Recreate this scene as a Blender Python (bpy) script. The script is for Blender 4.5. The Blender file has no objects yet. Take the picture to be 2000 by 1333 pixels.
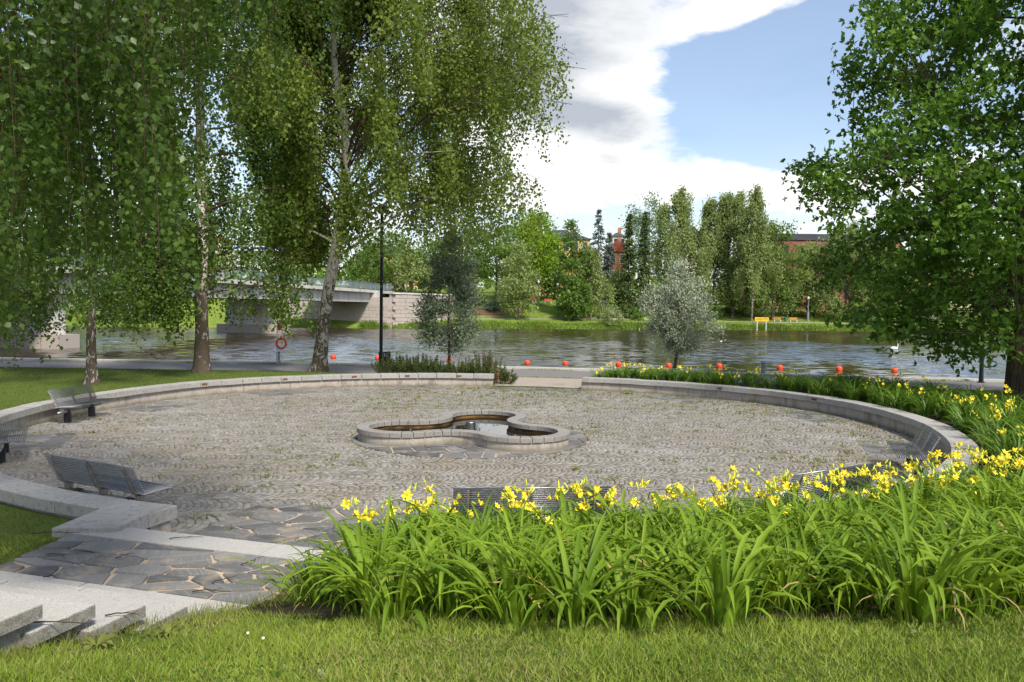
import bpy, math, random
import numpy as np
from mathutils import Vector, Matrix

# ------------------------------------------------------------------ camera, sky, sun, exposure
SC = bpy.context.scene
COL = SC.collection
F_PX, PITCH, ROLL, EYE = 1555.0, math.radians(2.375), math.radians(0.75), 3.0

cam = bpy.data.cameras.new('camera')
cam.sensor_width = 36.0
cam.lens = F_PX / 2000.0 * 36.0
cam.clip_start = 0.05
cam.clip_end = 6000
cam_o = bpy.data.objects.new('camera', cam)
COL.objects.link(cam_o)
_r, _u, _f = Vector((1, 0, 0)), Vector((0, math.sin(PITCH), math.cos(PITCH))), Vector((0, math.cos(PITCH), -math.sin(PITCH)))
_R = _r * math.cos(ROLL) + _u * math.sin(ROLL)
_U = -_r * math.sin(ROLL) + _u * math.cos(ROLL)
_m = Matrix((_R, _U, -_f)).transposed().to_4x4()
_m.translation = (0, 0, EYE)
cam_o.matrix_world = _m
SC.camera = cam_o

SUN_DIR = Vector((0.30, -0.58, 0.76)).normalized()
sun = bpy.data.lights.new('sun', 'SUN')
sun.energy = 4.2
sun.angle = math.radians(9.0)
sun.color = (1.0, 0.93, 0.82)
sun_o = bpy.data.objects.new('sun', sun)
COL.objects.link(sun_o)
sun_o.rotation_euler = (-SUN_DIR).to_track_quat('-Z', 'Y').to_euler()
sun_o.location = (20, -30, 40)

SC.view_settings.view_transform = 'Standard'
SC.view_settings.look = 'None'
SC.view_settings.gamma = 1
SC.view_settings.exposure = 0.40
SC.render.engine = 'CYCLES'
SC.cycles.max_bounces = 6
SC.cycles.diffuse_bounces = 3
SC.cycles.glossy_bounces = 3
SC.cycles.transmission_bounces = 4
SC.cycles.transparent_max_bounces = 6
SC.cycles.caustics_reflective = False
SC.cycles.caustics_refractive = False
SC.cycles.sample_clamp_indirect = 6


def ray(x, y):
    """photo pixel (2000 x 1333) -> direction in the world"""
    u = (x - 1000) / F_PX
    v = (666.5 - y) / F_PX
    c, s = math.cos(ROLL), math.sin(ROLL)
    u, v = u * c - v * s, u * s + v * c
    cp, sp = math.cos(PITCH), math.sin(PITCH)
    return (u, cp + v * sp, v * cp - sp)


def at_z(x, y, z=0.0):
    a, b, c = ray(x, y)
    t = (z - EYE) / c
    return Vector((a * t, b * t, z))


def at_y(x, y, Y):
    a, b, c = ray(x, y)
    t = Y / b
    return Vector((a * t, Y, EYE + c * t))


# ------------------------------------------------------------------ node helpers
class NT:
    def __init__(self, tree):
        self.t = tree
        self.n = tree.nodes
        self.l = tree.links

    def node(self, kind, **kw):
        n = self.n.new(kind)
        for k, v in kw.items():
            if hasattr(n, k):
                setattr(n, k, v)
        return n

    def put(self, sock, v):
        if hasattr(v, 'is_output') or isinstance(v, bpy.types.NodeSocket):
            self.l.new(v, sock)
        else:
            sock.default_value = v

    def math(self, op, a, b=0.0, clamp=False):
        n = self.node('ShaderNodeMath', operation=op)
        n.use_clamp = clamp
        self.put(n.inputs[0], a)
        self.put(n.inputs[1], b)
        return n.outputs[0]

    def mix(self, fac, a, b, mode='MIX'):
        n = self.node('ShaderNodeMix', data_type='RGBA', blend_type=mode)
        self.put(n.inputs[0], fac)
        self.put(n.inputs[6], a if isinstance(a, bpy.types.NodeSocket) else (*a, 1) if len(a) == 3 else a)
        self.put(n.inputs[7], b if isinstance(b, bpy.types.NodeSocket) else (*b, 1) if len(b) == 3 else b)
        return n.outputs[2]

    def noise(self, vec, scale, detail=3, rough=0.55, dist=0.0):
        n = self.node('ShaderNodeTexNoise')
        n.inputs['Scale'].default_value = scale
        n.inputs['Detail'].default_value = detail
        n.inputs['Roughness'].default_value = rough
        n.inputs['Distortion'].default_value = dist
        if vec is not None:
            self.l.new(vec, n.inputs['Vector'])
        return n.outputs[0]

    def ramp(self, fac, lo, hi, a=0.0, b=1.0, smooth=True):
        n = self.node('ShaderNodeMapRange')
        n.interpolation_type = 'SMOOTHSTEP' if smooth else 'LINEAR'
        self.put(n.inputs[0], fac)
        for i, v in zip((1, 2, 3, 4), (lo, hi, a, b)):
            self.put(n.inputs[i], v)
        return n.outputs[0]

    def scalev(self, vec, s):
        n = self.node('ShaderNodeVectorMath', operation='MULTIPLY')
        self.l.new(vec, n.inputs[0])
        n.inputs[1].default_value = s
        return n.outputs[0]

    def sep(self, vec):
        n = self.node('ShaderNodeSeparateXYZ')
        self.l.new(vec, n.inputs[0])
        return n.outputs

    def bump(self, h, strength, dist=0.02, normal=None):
        n = self.node('ShaderNodeBump')
        n.inputs['Strength'].default_value = strength
        n.inputs['Distance'].default_value = dist
        self.l.new(h, n.inputs['Height'])
        if normal is not None:
            self.l.new(normal, n.inputs['Normal'])
        return n.outputs[0]


MATS = {}


def new_mat(name, build, rough=0.8, metal=0.0, spec=0.3):
    """build(nt, pos, rnd) -> dict(color=, bump=, rough=)"""
    m = bpy.data.materials.new(name)
    m.use_nodes = True
    nt = NT(m.node_tree)
    b = next(n for n in nt.n if n.type == 'BSDF_PRINCIPLED')
    geo = nt.node('ShaderNodeNewGeometry')
    pos = geo.outputs['Position']
    rnd = geo.outputs['Random Per Island']
    b.inputs['Roughness'].default_value = rough
    b.inputs['Metallic'].default_value = metal
    b.inputs['Specular IOR Level'].default_value = spec
    d = build(nt, pos, rnd)
    if 'color' in d:
        c = d['color']
        nt.put(b.inputs['Base Color'], c if isinstance(c, bpy.types.NodeSocket) else (*c, 1))
    if 'rough' in d:
        nt.put(b.inputs['Roughness'], d['rough'])
    if 'bump' in d:
        nt.l.new(d['bump'], b.inputs['Normal'])
    MATS[name] = m
    return m


def objrand(nt):
    return nt.node('ShaderNodeObjectInfo').outputs['Random']


def plain(name, col, rough=0.6, metal=0.0, var=0.25, scale=8.0, spec=0.3):
    def f(nt, pos, rnd):
        n = nt.noise(pos, scale, 4)
        dark = tuple(c * (1 - var) for c in col)
        lite = tuple(min(1, c * (1 + var)) for c in col)
        return dict(color=nt.mix(nt.ramp(n, .3, .7), dark, lite))
    return new_mat(name, f, rough, metal, spec)


def leaf_mat(name, dark, lite, trans=0.35, tcol=None, rough=0.5, clump=0.6, spec=0.14, per_object=False):
    m = bpy.data.materials.new(name)
    m.use_nodes = True
    nt = NT(m.node_tree)
    b = next(n for n in nt.n if n.type == 'BSDF_PRINCIPLED')
    out = next(n for n in nt.n if n.type == 'OUTPUT_MATERIAL')
    geo = nt.node('ShaderNodeNewGeometry')
    rnd = objrand(nt) if per_object else geo.outputs['Random Per Island']
    n = nt.noise(geo.outputs['Position'], clump, 2)
    f = nt.math('ADD', nt.math('MULTIPLY', rnd, .6), nt.math('MULTIPLY', nt.ramp(n, .3, .7), .4))
    c = nt.mix(f, dark, lite)
    nt.l.new(c, b.inputs['Base Color'])
    b.inputs['Roughness'].default_value = rough
    b.inputs['Specular IOR Level'].default_value = spec
    t = nt.node('ShaderNodeBsdfTranslucent')
    tc = tcol or tuple(min(1, x * y) for x, y in zip(lite, (1.5, 1.6, .7)))
    nt.l.new(nt.mix(f, tuple(x * .7 for x in tc), tc), t.inputs['Color'])
    mx = nt.node('ShaderNodeMixShader')
    mx.inputs[0].default_value = trans
    nt.l.new(b.outputs[0], mx.inputs[1])
    nt.l.new(t.outputs[0], mx.inputs[2])
    nt.l.new(mx.outputs[0], out.inputs['Surface'])
    MATS[name] = m
    return m


# ------------------------------------------------------------------ world: Nishita sky with cumulus
def build_world():
    w = bpy.data.worlds.new('World')
    SC.world = w
    w.use_nodes = True
    nt = NT(w.node_tree)
    nt.n.clear()
    out = nt.node('ShaderNodeOutputWorld')
    sky = nt.node('ShaderNodeTexSky')
    sky.sky_type = 'NISHITA'
    sky.sun_disc = False
    sky.sun_elevation = math.asin(SUN_DIR.z)
    sky.sun_rotation = math.atan2(SUN_DIR.x, SUN_DIR.y)
    sky.air_density = 1.0
    sky.dust_density = 1.4
    sky.ozone_density = 1.3
    bg = nt.node('ShaderNodeBackground')
    nt.l.new(sky.outputs[0], bg.inputs[0])
    bg.inputs[1].default_value = 0.15
    tc = nt.node('ShaderNodeTexCoord')
    d = tc.outputs['Generated']
    x, y, z = nt.sep(d)
    zz = nt.math('ADD', nt.math('MAXIMUM', z, 0.0), 0.22)
    comb = nt.node('ShaderNodeCombineXYZ')
    nt.l.new(nt.math('DIVIDE', x, zz), comb.inputs[0])
    nt.l.new(nt.math('DIVIDE', y, zz), comb.inputs[1])
    p = comb.outputs[0]
    big = nt.noise(p, 1.35, 12, 0.63, 0.25)
    shade = nt.noise(p, 2.3, 6, 0.55, 0.2)

    def lobe(px, py, sx, sz, tilt=0.0):
        # soft elliptical patch of sky around one direction (azimuth, elevation), in radians
        a, b, c = ray(px, py)
        az0, el0 = math.atan2(a, b), math.atan2(c, math.hypot(a, b))
        az = nt.math('SUBTRACT', nt.math('ARCTAN2', x, y), az0)
        el = nt.math('SUBTRACT', nt.math('ARCSINE', z), el0)
        ct, st = math.cos(tilt), math.sin(tilt)
        u = nt.math('ADD', nt.math('MULTIPLY', az, ct / sx), nt.math('MULTIPLY', el, st / sx))
        v = nt.math('ADD', nt.math('MULTIPLY', az, -st / sz), nt.math('MULTIPLY', el, ct / sz))
        r2 = nt.math('ADD', nt.math('MULTIPLY', u, u), nt.math('MULTIPLY', v, v))
        return nt.math('DIVIDE', 1.0, nt.math('ADD', 1.0, nt.math('MULTIPLY', r2, r2)))

    dens = big
    for args, k in CLOUD_LOBES:
        dens = nt.math('ADD', dens, nt.math('MULTIPLY', lobe(*args), k))
    mask = nt.ramp(dens, 0.485, 0.65)
    grey = nt.math('ADD', nt.math('MULTIPLY', nt.ramp(dens, .58, .86), .75), nt.math('MULTIPLY', nt.ramp(shade, .44, .66), .55))
    for args, k in GREY_LOBES:
        grey = nt.math('ADD', grey, nt.math('MULTIPLY', lobe(*args), k))
    grey = nt.math('MULTIPLY', grey, nt.ramp(z, .02, .25), clamp=True)
    ccol = nt.mix(grey, (0.95, 0.945, 0.93), (0.40, 0.44, 0.50))
    cl = nt.node('ShaderNodeBackground')
    nt.l.new(ccol, cl.inputs[0])
    cl.inputs[1].default_value = 1.0
    # thin white veil low over the horizon
    veil = nt.math('MULTIPLY', nt.ramp(z, .0, .3, .55, .0), nt.ramp(nt.noise(p, .8, 5), .3, .6, .55, 1))
    m2 = nt.math('MAXIMUM', nt.math('MAXIMUM', mask, veil), .10)
    mx = nt.node('ShaderNodeMixShader')
    nt.l.new(m2, mx.inputs[0])
    nt.l.new(bg.outputs[0], mx.inputs[1])
    nt.l.new(cl.outputs[0], mx.inputs[2])
    nt.l.new(mx.outputs[0], out.inputs[0])


CLOUD_LOBES = [((1500, 170, .17, .085, -.35), -.30), ((1640, 60, .1, .06, 0), -.12),
               ((1150, 60, .20, .085, .1), .30), ((1330, 130, .06, .03, 0), .04),
               ((1200, 270, .13, .05, -.3), .16), ((1400, 370, .30, .035, -.05), .15), ((1480, 10, .08, .02, 0.2), .26)]
GREY_LOBES = [((1150, 50, .16, .075, .12), .42), ((1200, 235, .085, .028, -.15), .55), ((1330, 135, .07, .03, .3), -.7), ((1180, 175, .08, .02, 0), -.5), ((1420, 365, .34, .05, 0), -.6), ((1560, 20, .1, .04, 0), -.4)]
build_world()

# ------------------------------------------------------------------ mesh and object helpers
RNG = np.random.default_rng(7)
random.seed(5)


def mesh_from(name, verts, faces, mats=(), smooth=False, midx=None):
    """verts (N,3) array; faces: (M,k) array or list of index lists"""
    me = bpy.data.meshes.new(name)
    verts = np.asarray(verts, dtype=np.float32).reshape(-1, 3)
    if isinstance(faces, np.ndarray):
        n, k = faces.shape
        me.vertices.add(len(verts))
        me.vertices.foreach_set('co', verts.ravel())
        me.loops.add(n * k)
        me.loops.foreach_set('vertex_index', faces.astype(np.int32).ravel())
        me.polygons.add(n)
        me.polygons.foreach_set('loop_start', np.arange(0, n * k, k, dtype=np.int32))
        me.update(calc_edges=True)
        me.validate()
    else:
        me.from_pydata([tuple(map(float, v)) for v in verts], [], [tuple(f) for f in faces])
        me.update()
    for m in mats:
        me.materials.append(MATS[m] if isinstance(m, str) else m)
    if midx is not None:
        me.polygons.foreach_set('material_index', np.asarray(midx, dtype=np.int32))
    if smooth:
        me.polygons.foreach_set('use_smooth', np.ones(len(me.polygons), dtype=bool))
    return me


def link(name, data, parent=None, loc=(0, 0, 0), rot=(0, 0, 0), scale=None):
    o = bpy.data.objects.new(name, data)
    COL.objects.link(o)
    if parent is not None:
        o.parent = parent
    o.location = loc
    o.rotation_euler = rot
    if scale is not None:
        o.scale = scale
    return o


def tag(o, label=None, cat=None, group=None, kind=None):
    if label:
        o['label'] = label
    if cat:
        o['category'] = cat
    if group:
        o['group'] = group
    if kind:
        o['kind'] = kind
    return o


def thing(name, label, cat, loc=(0, 0, 0), rz=0.0, group=None):
    o = link(name, None, None, loc, (0, 0, rz))
    o.empty_display_size = 0.2
    return tag(o, label, cat, group)


class MB:
    """collects simple solids into one mesh"""
    def __init__(self):
        self.v, self.f = [], []

    def add(self, vs, fs):
        k = len(self.v)
        self.v += [tuple(p) for p in vs]
        self.f += [[i + k for i in q] for q in fs]
        return self

    def box(self, x0, x1, y0, y1, z0, z1):
        vs = [(x, y, z) for z in (z0, z1) for y in (y0, y1) for x in (x0, x1)]
        return self.add(vs, [(0, 2, 3, 1), (4, 5, 7, 6), (0, 1, 5, 4), (1, 3, 7, 5), (3, 2, 6, 7), (2, 0, 4, 6)])

    def obox(self, c, ax, ay, az):
        c, ax, ay, az = map(Vector, (c, ax, ay, az))
        vs = [c + ax * i + ay * j + az * k for k in (-1, 1) for j in (-1, 1) for i in (-1, 1)]
        return self.add(vs, [(0, 2, 3, 1), (4, 5, 7, 6), (0, 1, 5, 4), (1, 3, 7, 5), (3, 2, 6, 7), (2, 0, 4, 6)])

    def prism(self, poly, z0, z1):
        """poly ccw in xy"""
        n = len(poly)
        vs = [(p[0], p[1], z0) for p in poly] + [(p[0], p[1], z1) for p in poly]
        fs = [list(range(n))[::-1], list(range(n, 2 * n))] + [[i, (i + 1) % n, n + (i + 1) % n, n + i] for i in range(n)]
        return self.add(vs, fs)

    def tube(self, pts, radii, n=8, caps=True):
        v, f = tube_arrays(pts, radii, n)
        k = len(pts)
        fs = [list(q) for q in f]
        if caps:
            fs.append(list(range(n))[::-1])
            fs.append([(k - 1) * n + i for i in range(n)])
        return self.add(v, fs)

    def lathe(self, prof, n=20, c=(0, 0, 0)):
        vs, fs = [], []
        for r, z in prof:
            for i in range(n):
                a = 2 * math.pi * i / n
                vs.append((c[0] + r * math.cos(a), c[1] + r * math.sin(a), c[2] + z))
        for j in range(len(prof) - 1):
            for i in range(n):
                fs.append((j * n + i, j * n + (i + 1) % n, (j + 1) * n + (i + 1) % n, (j + 1) * n + i))
        fs.append(list(range(n))[::-1])
        fs.append([(len(prof) - 1) * n + i for i in range(n)])
        return self.add(vs, fs)

    def mesh(self, name, mats, smooth=False):
        return mesh_from(name, self.v, self.f, mats if isinstance(mats, (list, tuple)) else [mats], smooth)

    def obj(self, name, mats, parent=None, loc=(0, 0, 0), rot=(0, 0, 0), smooth=False):
        return link(name, self.mesh(name, mats, smooth), parent, loc, rot)


def tube_arrays(pts, radii, n=6):
    P = np.asarray([tuple(p) for p in pts], dtype=float)
    k = len(P)
    T = np.gradient(P, axis=0)
    T /= np.linalg.norm(T, axis=1, keepdims=True) + 1e-9
    ref = np.array([0, 0, 1.0]) if abs(T[0][2]) < .9 else np.array([1.0, 0, 0])
    a = np.linspace(0, 2 * np.pi, n, endpoint=False)
    V = np.zeros((k, n, 3))
    for i in range(k):
        s = np.cross(T[i], ref)
        s /= np.linalg.norm(s) + 1e-9
        u = np.cross(s, T[i])
        ref = u
        V[i] = P[i] + radii[i] * (np.cos(a)[:, None] * s + np.sin(a)[:, None] * u)
    i = np.arange(k - 1)[:, None] * n
    j = np.arange(n)[None, :]
    j2 = (j + 1) % n
    f = np.stack([i + j, i + j2, i + n + j2, i + n + j], -1).reshape(-1, 4)
    return V.reshape(-1, 3), f


class Bulk:
    """many arrays of same-sized faces -> one mesh"""
    def __init__(self):
        self.v, self.f, self.n = [], [], 0

    def add(self, v, f):
        self.v.append(np.asarray(v, dtype=np.float32).reshape(-1, 3))
        self.f.append(np.asarray(f) + self.n)
        self.n += len(self.v[-1])

    def mesh(self, name, mats, smooth=False):
        return mesh_from(name, np.concatenate(self.v), np.concatenate(self.f), mats, smooth)


def unit(a):
    return a / (np.linalg.norm(a, axis=-1, keepdims=True) + 1e-9)


def leaf_quads(P, D, L, W, rng, fold=0.25, wide=0.42):
    """rhombic leaves: base P, tip direction D, length L, width W -> verts, faces"""
    n = len(P)
    D = unit(D)
    R = unit(rng.normal(size=(n, 3)))
    S = unit(np.cross(D, R))
    N = np.cross(S, D)
    L = np.broadcast_to(L, (n,))[:, None]
    W = np.broadcast_to(W, (n,))[:, None]
    V = np.empty((n, 4, 3))
    V[:, 0] = P
    V[:, 1] = P + D * L * wide + S * W * .5 + N * W * fold
    V[:, 2] = P + D * L
    V[:, 3] = P + D * L * wide - S * W * .5 + N * W * fold
    return V.reshape(-1, 3), np.arange(n * 4).reshape(n, 4)


def leaf_obj(name, P, D, L, W, mat, parent, rng, stuff=True, fold=.25):
    v, f = leaf_quads(P, D, L, W, rng, fold)
    o = link(name, mesh_from(name, v, f, [mat]), parent)
    return o


def smooth01(t):
    t = np.clip(t, 0, 1)
    return t * t * (3 - 2 * t)

# ------------------------------------------------------------------ materials
def m_granite(name, base, speck=.35, stain=.35, warm=(.30, .24, .18)):
    def f(nt, pos, rnd):
        fine = nt.noise(pos, 190, 2, .6)
        mid = nt.noise(pos, 14, 5, .6)
        big = nt.noise(pos, 1.7, 4, .6)
        o = objrand(nt)
        c = nt.mix(nt.ramp(fine, .35, .68), tuple(x * (1 - speck) for x in base), tuple(min(1, x * (1 + speck)) for x in base))
        c = nt.mix(nt.math('MULTIPLY', nt.ramp(mid, .5, .72), stain), c, (base[0] * .33, base[1] * .32, base[2] * .3))
        c = nt.mix(nt.math('MULTIPLY', nt.ramp(big, .5, .75), stain), c, warm)
        c = nt.mix(nt.math('MULTIPLY', o, .22), c, tuple(x * .6 for x in base))
        return dict(color=c, bump=nt.bump(mid, .25, .01, nt.bump(fine, .3, .003)))
    return new_mat(name, f, .82)


m_granite('granite', (.37, .36, .34), .4, .6, (.24, .21, .17))
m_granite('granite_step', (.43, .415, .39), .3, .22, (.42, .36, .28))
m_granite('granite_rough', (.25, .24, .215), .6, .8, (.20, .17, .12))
m_granite('granite_kerb', (.50, .48, .46), .25, .2)
m_granite('granite_dark', (.265, .25, .23), .3, .35)
m_granite('abutment_stone', (.44, .39, .35), .2, .3, (.36, .27, .2))


def f_conc(nt, pos, rnd):
    s = nt.noise(nt.scalev(pos, (4.5, 4.5, .9)), 1.0, 6, .68, .5)
    x, y, z = nt.sep(pos)
    foot = nt.ramp(nt.math('ADD', z, nt.math('MULTIPLY', nt.noise(pos, 2.2, 4), .22)), .10, .24, .75, 0.0)
    n = nt.noise(pos, 25, 4)
    c = nt.mix(nt.ramp(n, .3, .7), (.34, .30, .26), (.44, .395, .345))
    c = nt.mix(nt.math('MULTIPLY', nt.ramp(s, .46, .70), .75), c, (.17, .14, .115))
    # darker towards the foot of the wall, with a ragged edge
    c = nt.mix(foot, c, (.15, .13, .085))
    return dict(color=c, bump=nt.bump(n, .3, .01))


new_mat('wall_concrete', f_conc, .9)


def f_conc2(nt, pos, rnd):
    s = nt.noise(nt.scalev(pos, (.8, .8, .12)), 1.0, 5, .65)
    c = nt.mix(nt.ramp(s, .35, .7), (.60, .58, .54), (.44, .42, .39))
    return dict(color=c)


new_mat('bridge_concrete', f_conc2, .85)


def f_sett(nt, pos, rnd):
    n = nt.noise(pos, 90, 3)
    big = nt.noise(pos, .45, 3)
    c = nt.mix(rnd, (.178, .167, .147), (.302, .286, .257))
    c = nt.mix(nt.math('MULTIPLY', nt.ramp(n, .45, .7), .35), c, (.17, .16, .15))
    c = nt.mix(nt.math('MULTIPLY', nt.ramp(big, .46, .64), .45), c, (.235, .20, .15))
    st = nt.noise(pos, 1.6, 5, .7, .6)
    c = nt.mix(nt.math('MULTIPLY', nt.ramp(st, .54, .70), .68), c, (.14, .105, .072))
    c = nt.mix(nt.math('MULTIPLY', nt.ramp(nt.noise(pos, .33, 4, .6), .5, .68), .30), c, (.40, .39, .375))
    return dict(color=c, bump=nt.bump(n, .5, .006))


new_mat('sett', f_sett, .8)


def f_sett_o(nt, pos, rnd):
    n = nt.noise(pos, 90, 3)
    c = nt.mix(objrand(nt), (.178, .167, .147), (.302, .286, .257))
    c = nt.mix(nt.math('MULTIPLY', nt.ramp(n, .45, .7), .35), c, (.17, .16, .15))
    return dict(color=c, bump=nt.bump(n, .5, .006))


new_mat('sett_single', f_sett_o, .8)


def f_joint(nt, pos, rnd):
    n = nt.noise(pos, .55, 4, .65)
    s = nt.noise(pos, 40, 3)
    c = nt.mix(nt.ramp(n, .46, .62), (.105, .075, .05), (.12, .125, .04))
    c = nt.mix(nt.math('MULTIPLY', s, .5), c, (.17, .135, .10))
    return dict(color=c, bump=nt.bump(s, .6, .01))


new_mat('joint_soil', f_joint, .95)


def f_sand(nt, pos, rnd):
    n = nt.noise(pos, 45, 4)
    b = nt.noise(pos, 1.8, 3)
    c = nt.mix(n, (.36, .28, .20), (.52, .43, .33))
    c = nt.mix(nt.math('MULTIPLY', nt.ramp(b, .5, .7), .5), c, (.28, .21, .15))
    return dict(color=c, bump=nt.bump(n, .5, .01))


new_mat('joint_sand', f_sand, .95)


def f_slate(nt, pos, rnd):
    o = objrand(nt)
    rot = nt.node('ShaderNodeVectorRotate')
    rot.rotation_type = 'Z_AXIS'
    nt.l.new(pos, rot.inputs['Vector'])
    nt.l.new(nt.math('ADD', nt.math('MULTIPLY', o, 1.3), .1), rot.inputs['Angle'])
    v = rot.outputs[0]
    st = nt.noise(nt.scalev(v, (3, 38, 8)), 1.0, 6, .65, .8)
    fine = nt.noise(nt.scalev(v, (14, 150, 30)), 1.0, 3, .6, .4)
    dust = nt.noise(pos, 2.6, 4, .6)
    c = nt.mix(o, (.075, .075, .077), (.19, .187, .182))
    c = nt.mix(nt.math('MULTIPLY', nt.ramp(st, .50, .70), .6), c, (.30, .30, .30))
    c = nt.mix(nt.math('MULTIPLY', nt.ramp(fine, .58, .75), .35), c, (.30, .29, .28))
    c = nt.mix(nt.math('MULTIPLY', nt.ramp(dust, .50, .70), .55), c, (.36, .30, .23))
    return dict(color=c, bump=nt.bump(st, .5, .012, nt.bump(fine, .3, .004)), rough=nt.ramp(st, .3, .7, .5, .75))


new_mat('slate', f_slate, .6)


def f_asph(nt, pos, rnd):
    n = nt.noise(pos, 60, 3)
    b = nt.noise(pos, .5, 3)
    c = nt.mix(n, (.14, .13, .135), (.22, .205, .205))
    c = nt.mix(nt.math('MULTIPLY', nt.ramp(b, .5, .7), .3), c, (.26, .235, .22))
    return dict(color=c, bump=nt.bump(n, .4, .01))


new_mat('asphalt', f_asph, .9)


def f_gravel(nt, pos, rnd):
    n = nt.noise(pos, 55, 4, .7)
    b = nt.noise(pos, .9, 4)
    c = nt.mix(nt.ramp(n, .3, .7), (.24, .20, .165), (.43, .38, .33))
    c = nt.mix(nt.math('MULTIPLY', nt.ramp(b, .52, .7), .6), c, (.17, .16, .07))
    return dict(color=c, bump=nt.bump(n, .6, .015))


new_mat('gravel', f_gravel, .95)


def f_ground(nt, pos, rnd):
    n = nt.noise(pos, 26, 4, .7)
    b = nt.noise(pos, 1.1, 4, .6)
    f = nt.noise(pos, 120, 2)
    c = nt.mix(nt.ramp(n, .3, .7), (.075, .11, .018), (.15, .20, .042))
    c = nt.mix(nt.math('MULTIPLY', nt.ramp(b, .52, .72), .5), c, (.19, .17, .06))
    return dict(color=c, bump=nt.bump(f, .9, .03))


new_mat('lawn_ground', f_ground, .95, spec=.1)


def f_bed(nt, pos, rnd):
    n = nt.noise(pos, 30, 4)
    return dict(color=nt.mix(n, (.02, .018, .01), (.06, .05, .03)), bump=nt.bump(n, .8, .03))


new_mat('bed_soil', f_bed, .95, spec=.1)


def f_farbank(nt, pos, rnd):
    n = nt.noise(pos, .9, 5, .65)
    b = nt.noise(pos, .09, 4)
    c = nt.mix(nt.ramp(n, .3, .7), (.10, .155, .02), (.20, .26, .05))
    c = nt.mix(nt.math('MULTIPLY', nt.ramp(b, .5, .65), .45), c, (.09, .14, .02))
    return dict(color=c)


new_mat('bank_grass', f_farbank, .95, spec=.1)


def bark_birch(name, h_dark, lo=.60):
    def f(nt, pos, rnd):
        tc = nt.node('ShaderNodeTexCoord').outputs['Object']
        x, y, z = nt.sep(tc)
        lent = nt.noise(nt.scalev(tc, (5, 5, 38)), 1.0, 3, .55, .3)
        patch = nt.noise(nt.scalev(tc, (4.5, 4.5, 2.6)), 1.0, 6, .68, 1.4)
        fine = nt.noise(tc, 30, 4)
        c = nt.mix(fine, (.42, .37, .33), (.66, .62, .57))
        c = nt.mix(nt.math('MULTIPLY', nt.ramp(lent, .58, .66), .85), c, (.07, .055, .045))
        hz = nt.ramp(z, 0.0, h_dark, lo, .43, smooth=False)
        pm = nt.ramp(nt.math('ADD', patch, nt.math('SUBTRACT', hz, .5)), .50, .57)
        c = nt.mix(pm, c, nt.mix(fine, (.05, .04, .03), (.16, .125, .09)))
        return dict(color=c, bump=nt.bump(patch, .8, .06, nt.bump(fine, .4, .02)))
    return new_mat(name, f, .9, spec=.15)


bark_birch('birch_bark', 9.0)
bark_birch('birch_bark_old', 6.5, .61)
bark_birch('birch_bark_dark', 9.0, .67)
bark_birch('birch_bark_pale', -3.0)


def bark(name, a, b):
    def f(nt, pos, rnd):
        tc = nt.node('ShaderNodeTexCoord').outputs['Object']
        s = nt.noise(nt.scalev(tc, (14, 14, 2.2)), 1.0, 5, .65, .6)
        return dict(color=nt.mix(nt.ramp(s, .3, .7), a, b), bump=nt.bump(s, 1.0, .05))
    return new_mat(name, f, .95, spec=.1)


bark('oak_bark', (.035, .026, .02), (.14, .105, .08))
bark('willow_bark', (.06, .04, .028), (.17, .115, .08))
bark('twig_bark', (.05, .032, .022), (.11, .075, .05))
bark('far_bark', (.05, .04, .032), (.13, .10, .08))

plain('steel', (.29, .29, .29), .38, 1.0, .15, 30)
plain('steel_bracket', (.33, .30, .27), .5, .7, .25, 12)
plain('black_metal', (.012, .013, .015), .45, .2, .3, 6, .4)
plain('black_post', (.02, .021, .024), .5, 0, .3, 6, .4)
plain('grey_metal', (.22, .25, .28), .5, .3)
plain('rail_metal', (.20, .25, .28), .5, .3, .1)
plain('white_paint', (.72, .72, .70), .6, 0, .1)
plain('orange_red', (.72, .075, .025), .45, 0, .12, 5, .4)
plain('lifebuoy_orange', (.75, .10, .02), .5, 0, .12)
plain('sign_yellow', (.80, .48, .02), .5, 0, .06, 1)
plain('sign_blue', (.02, .06, .35), .5)
plain('sign_black', (.02, .02, .02), .6)
plain('plaster_yellow', (.66, .44, .17), .9, 0, .1, .6)
plain('plaster_white', (.70, .66, .60), .9, 0, .1, .6)
plain('plaster_cream', (.62, .54, .40), .9, 0, .1, .6)
plain('roof_dark', (.055, .06, .075), .6, 0, .25, .4)
plain('roof_red', (.30, .09, .05), .8, 0, .2, .6)
plain('window_dark', (.03, .035, .045), .15, 0, .3, .4, .6)
plain('bench_red', (.42, .11, .06), .7)
plain('bench_wood', (.45, .22, .06), .7)
plain('green_paint', (.10, .22, .12), .6)
plain('bin_green', (.02, .13, .07), .5)
plain('petal', (.88, .70, .05), .5, 0, .12, 20, .2)
plain('bud', (.55, .60, .06), .5, 0, .3, 20, .2)
plain('dandelion', (.85, .50, .01), .6)
plain('clover_white', (.75, .72, .64), .7)
plain('dry_litter', (.15, .075, .035), .9, 0, .5, 20)
plain('swan_white', (.8, .8, .78), .7, 0, .05)
plain('mulch', (.13, .07, .045), .95, 0, .4, 3)
plain('flowers_white', (.72, .74, .66), .8)


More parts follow.
